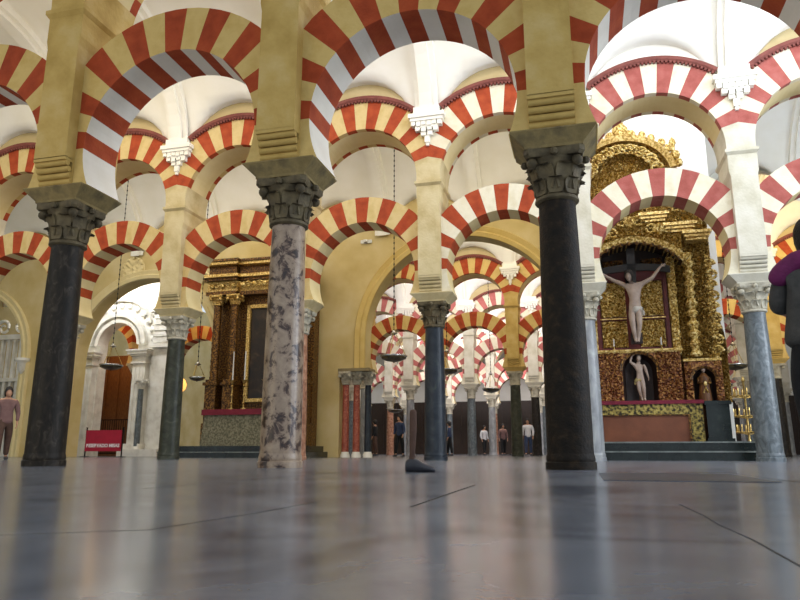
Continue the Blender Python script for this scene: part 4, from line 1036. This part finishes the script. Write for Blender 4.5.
a = part('horseshoe_arch', 'low%.3f' % BB, lambda: lower_arch_mb(BB), [M['cream_far'], M['red'], M['white_soffit']], None)
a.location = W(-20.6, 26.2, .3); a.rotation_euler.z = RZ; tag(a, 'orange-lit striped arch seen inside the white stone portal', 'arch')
for q in (-1, 1):
    t = empty('marble_column', W(-20.6 + q * 1.62, 26.2), ('left' if q < 0 else 'right') + ' column carrying the orange-lit arch inside the white portal', 'column')
    mb = MB(); mb.lathe([(.2, 0), (.2, .1), (.16, .16), (.15, 3.4)], 18); mb.build('shaft', M['rose_shaft'], t, True)
    mb = MB(); mb.frustum(.16, .16, 3.4, .42, .36, 4.0); mb.build('capital', M['capital_pale'], t)
l = bpy.data.lights.new('chapel_lamp_light', 'POINT'); l.energy = 60; l.color = (1, .55, .2); l.shadow_soft_size = .3
lo = bpy.data.objects.new('chapel_lamp_light', l); COL.objects.link(lo); lo.location = W(-20.4, 25.7, 4.9)

for s_, n_, z_, lab in ((-17.45, 27.2, 3.1, 'glowing orange lantern seen left of the brown-gold altarpiece'),):
    t = empty('lantern', W(s_, n_, z_), lab, 'lamp')
    mb = MB(); mb.lathe([(.05, -.3), (.2, -.15), (.24, .05), (.16, .25), (.04, .35)], 14); mb.build('lantern_glass', M['glow'], t, True)
    mb = MB(); mb.tube([(0, 0, .3), (0, 0, 6.56)], .012, 5); mb.build('chain', M['iron'], t)
# red banner on a rope barrier
BN = empty('banner_sign', W(-16.2, 20.7), 'crimson banner with a white line of capitals before the white portal', 'sign')
mb = MB(); mb.box(-.72, .72, 0, .03, .2, .92); bnc_ = mb.build('cloth_panel', M['banner'], BN)
mb = MB()
for x in (-.74, .74): mb.lathe([(.16, 0), (.16, .02), (.025, .03), (.025, 1.0), (.04, 1.02)], 14, c=(x, .05, 0))
mb.build('posts', M['iron'], BN, True)
tx = bpy.data.curves.new('lettering', 'FONT'); tx.body = 'RESERVADO MISAS'; tx.size = .16; tx.extrude = .003; tx.offset = .006; tx.align_x = 'CENTER'
to = bpy.data.objects.new('lettering', tx); COL.objects.link(to); to.parent = BN; to.location = (0.06, -.006, .34); to.rotation_euler = (PI / 2, 0, 0); tx.materials.append(M['letter'])
dg = bpy.context.evaluated_depsgraph_get(); me_ = bpy.data.meshes.new_from_object(to.evaluated_get(dg)); me_.name = 'lettering'; ml = to.matrix_local.copy(); bpy.data.objects.remove(to)
to = bpy.data.objects.new('lettering', me_); COL.objects.link(to); to.parent = bnc_; to.location = (0.0, -.006, .34); to.rotation_euler = (PI / 2, 0, 0)
to['label'] = 'white capital lettering'

# white balustraded gallery at the far left
GL = empty('stone_gallery', W(0, 22.9), 'white stone balustrade and cornice at the left frame edge behind the person', 'gallery')
mb = MB(); mb.box(-27, -21.9, 0, .4, 3.0, 3.15); mb.box(-27, -21.85, -.06, .46, 4.75, 4.95); mb.box(-27, -21.95, .0, .4, 0, .9); mb.box(-27, -21.95, .25, .4, .9, 3.0); mb.build('cornice', M['white_marble'], GL)
mb = MB()
for k in range(16): mb.box(-26.8 + .31 * k, -26.68 + .31 * k, .05, .2, .9, 3.0); mb.box(-26.8 + .31 * k, -26.68 + .31 * k, .05, .2, 3.15, 4.75)
mb.build('pierced_screen', M['white_marble'], GL)
mb = MB(); scroll(mb, -22.6, .2, 5.3, .35, 1.4, .07, 1); scroll(mb, -23.5, .2, 5.3, .35, 1.4, .07, -1); mb.build('volute', M['white_marble'], GL, True)
mb = MB(); mb.lathe([(.02, -.5), (.14, -.35), (.16, -.1), (.26, 0), (.26, .1)], 14, c=(0, 0, 0))
o = mb.build('stone_bracket', M['white_marble'], None, True, loc=W(-20.75, 21.45, 3.6), rz=RZ); tag(o, 'small white bracket on the wall pier behind the leftmost slate-dark column', 'bracket')
mb = MB(); mb.box(-.5, .5, 0, 0.12, 0, .02); mb.box(-.35, .35, -.02, .0, .02, .3)

# ------------------------------------------------------------------ hanging lamps
def hanging_lamp(s, n, z, ztop, R, label, metal='lamp_dish', lit=False):
    t = empty('hanging_oil_lamp', W(s, n, z), label, 'lamp', 'hanging oil lamps')
    R *= 1.12; z += .0
    mb = MB(); mb.lathe([(.02, -.40 * R), (.10 * R, -.42 * R), (.55 * R, -.34 * R), (.92 * R, -.18 * R), (.97 * R, 0), (.94 * R, .02), (.5 * R, -.1 * R), (.02, -.16 * R)], 24, caps=False); mb.lathe([(.01, -.5 * R), (.07 * R, -.44 * R), (.03 * R, -.36 * R)], 10); mb.build('dish', M[metal], t, True)
    mb = MB(); mb.lathe([(.96 * R, -.02), (1.03 * R, 0), (1.03 * R, .025), (.95 * R, .03)], 28, caps=False); mb.build('rim', M['silver'], t, True)
    hub = 1.75 * R
    mb = MB(); mb.lathe([(.02, hub - .05), (.06, hub - .02), (.11, hub), (.06, hub + .03), (.03, hub + .08)], 12); mb.build('hub', M['silver'], t, True)
    for k in range(3):
        a = 2 * PI * k / 3 + .5; mb = MB()
        mb.tube([(.95 * R * math.cos(a), .95 * R * math.sin(a), .02), (.05 * math.cos(a), .05 * math.sin(a), hub)], .010, 5)
        for q in range(1, 8):
            u = q / 8; mb.ball((.95 * R * math.cos(a) * (1 - u) + .05 * math.cos(a) * u, .95 * R * math.sin(a) * (1 - u) + .05 * math.sin(a) * u, .02 + (hub - .02) * u), .018, .018, .028, 0, 6)
        mb.build('side_chain', M['brass'], t, True)
    mb = MB(); L = ztop - z; mb.tube([(0, 0, hub), (0, 0, L)], .009, 5); q = hub + .1
    while q < L: mb.ball((0, 0, q), .022, .022, .05, 0, 6); q += .16
    mb.build('main_chain', M['iron'], t, True)
    if lit:
        mb = MB(); mb.lathe([(.02, -.02), (.09, .0), (.10, .12), (.05, .2)], 12); mb.build('flame_glass', M['glow'], t, True)
LAMPS = [(-5.02, 18.2, 2.78, 10.5, 0.33, 'hanging oil lamp on a long chain, large dark dish left of the blue-black column'),
         (-14.21, 18.2, 2.82, 10.5, 0.31, 'hanging oil lamp with metal dish in front of the white stone portal'),
         (-4.83, 25.0, 3.17, 10.5, 0.36, 'dark hanging oil lamp just right of the blue-black column'),
         (-11.83, 19.3, 2.48, 10.36, 0.22, 'small hanging oil lamp between the green-grey column and the left altarpiece'),
         (5.04, 25.0, 3.03, 10.5, 0.36, 'hanging oil lamp overlapping the blue-grey column right of the altar'),
         (5.53, 30.0, 2.84, 9.84, 0.33, 'lower hanging oil lamp at the right edge of the gilded altarpiece'),
         (-4.1, 32.0, 3.05, 10.5, 0.36, 'distant hanging oil lamp above the far columns right of centre'),
         (-9.86, 36.0, 2.4, 8.96, 0.36, 'distant hanging oil lamp low behind the big arch at its left side')]
for a_ in LAMPS: hanging_lamp(*a_)

# ------------------------------------------------------------------ small things
mb = MB(); mb.box(0, 1.0, 0, 1.65, 0, .004)
o = mb.build('tomb_slab', M['tomb'], None, False, loc=W(.1, 4.55, .0), rz=RZ); tag(o, 'smooth blue-grey tomb slab let into the floor right of the near-black column', 'slab')
mb = MB(); mb.box(-.2, .2, -.04, 0, 0, .12); mb.box(-.06, .06, -.16, -.04, .02, .10)
o = mb.build('wall_speaker', M['bulb'], None, False, loc=W(-6.95, 21.58, 7.25), rz=RZ); tag(o, 'tiny white box fixed high on the ochre wall beside the big arch', 'fixture')

# brass candelabra beside the altar (right)
CD = empty('brass_candelabrum', W(3.98, 19.0), 'tall yellow brass candelabrum between the altar steps and the blue-grey column', 'candelabrum')
mb = MB(); mb.lathe([(.22, 0), (.22, .04), (.06, .1), (.03, .3), (.06, .4), (.025, .5), (.025, 1.9), (.05, 1.95), (.02, 2.05)], 16); mb.build('stand', M['brass'], CD, True)
for z, R in ((1.05, .30), (1.55, .26), (.65, .26)):
    mb = MB(); n_ = 8
    mb.tube([(R * math.cos(2 * PI * k / 24), R * math.sin(2 * PI * k / 24), z) for k in range(25)], .018, 6)
    for k in range(4): mb.tube([(0, 0, z - .05), (R * math.cos(PI / 2 * k), R * math.sin(PI / 2 * k), z)], .012, 6)
    for k in range(n_): a = 2 * PI * k / n_; mb.lathe([(.03, 0), (.035, .02), (.018, .04), (.018, .2)], 8, c=(R * math.cos(a), R * math.sin(a), z))
    mb.build('candle_ring', M['brass'], CD, True)

# ------------------------------------------------------------------ people
P1 = standing_person('person', Vector((2.66, 4.22, 0)), RZ + PI * .96, 1.65, 'person in grey top, black trousers and purple shawl at the right frame edge', 'grey_cloth', 'black_cloth', walk=.05, k_w=1.42,
                     arms={-1: [(.19, 0, 1.38), (.24, -.06, 1.12), (.10, -.22, 1.10)], 1: [(.19, 0, 1.38), (.24, -.06, 1.12), (.10, -.22, 1.10)]})
k = 1.65 / 1.7; v, e, r = [Vector((0, .02, 1.42)) * k], [], [(.12, .09)]
for sg in (-1, 1):
    chain(v, e, r, 0, [(Vector((sg * .12, .04, 1.405)) * k, (.08, .07)), (Vector((sg * .205, .03, 1.34)) * k, .078), (Vector((sg * .245, .02, 1.26)) * k, .06)])
skin_mesh('shawl', v, e, r, M['purple'], P1, 2)
mb = MB()
for sg in (-1, 1): mb.tube([(.0, .15, 1.33), (sg * .03, .155, 1.28), (sg * .07, .165, 1.30), (sg * .10, .15, 1.26)], .006, 6); mb.tube([(0, .155, 1.32), (sg * .03, .165, 1.18)], .006, 6)
o = mb.build('tied_cord', M['loin'], P1, True); o['label'] = 'pale tied cord'

standing_person('person', W(-12.55, 12.7), .6, 1.60, 'person in mauve-brown top and dark trousers behind the leftmost slate-dark column', 'mauve_cloth', 'brown_cloth', walk=.16, group=None)
far_people = [(-7.2, 27.0, 'blue_cloth', 'black_cloth', 'distant visitor in blue seen left of the blue-black column'),
              (-5.4, 38.5, 'white_cloth', 'black_cloth', 'distant visitor in white between the far columns right of centre'),
              (-4.3, 38.0, 'mauve_cloth', 'black_cloth', 'distant visitor in mauve between far columns, beside the one in white'),
              (-3.6, 37.0, 'purple', 'black_cloth', 'distant visitor in crimson-purple left of the near-black column'),
              (-9.6, 31.5, 'black_cloth', 'brown_cloth', 'distant visitor in black seen through the big arch at its left'),
              (-6.3, 33.0, 'blue_cloth', 'black_cloth', 'distant visitor in dark blue just right of the blue-black column'),
              (-2.6, 33.5, 'white_cloth', 'blue_cloth', 'distant visitor in white close to the near-black column'),
              (-7.9, 38.5, 'brown_cloth', 'black_cloth', 'distant visitor in brown low in the middle of the big arch')]
for s, n, a_, b_, lab in far_people:
    standing_person('person', W(s, n), random.uniform(-2, 2), random.uniform(1.6, 1.75), lab, a_, b_, detail=False, group='distant visitors')

# passing walker: planted foot and lower leg
WF = empty('walking_leg', Vector((.14, 6.28, 0)), 'lower leg and dark shoe of a passing walker, left of the blue-black column', 'person', rz=0)
v, e, r = [Vector((-.035, 0, .06))], [], [.040]
chain(v, e, r, 0, [((-.03, 0, .14), .026), ((-.025, 0, .28), .033), ((-.02, 0, .40), .036), ((-.02, 0, .56), .034)])
skin_mesh('trouser_leg', v, e, r, M['brown_cloth'], WF, 2)
mb = MB(); rows = [[(x, wd * math.cos(a), max(0, zc + hz * math.sin(a))) for a in [2 * PI * q / 16 for q in range(16)]]
    for x, wd, zc, hz in ((-.095, .015, .04, .03), (-.085, .038, .05, .05), (-.04, .044, .065, .065), (.02, .046, .055, .055), (.08, .05, .036, .037), (.13, .045, .028, .029), (.165, .03, .022, .022), (.175, .012, .018, .014))]
mb.grid(rows, 0, True); mb.face(rows[0]); mb.face(rows[-1]); mb.build('shoe', M['shoe'], WF, True)
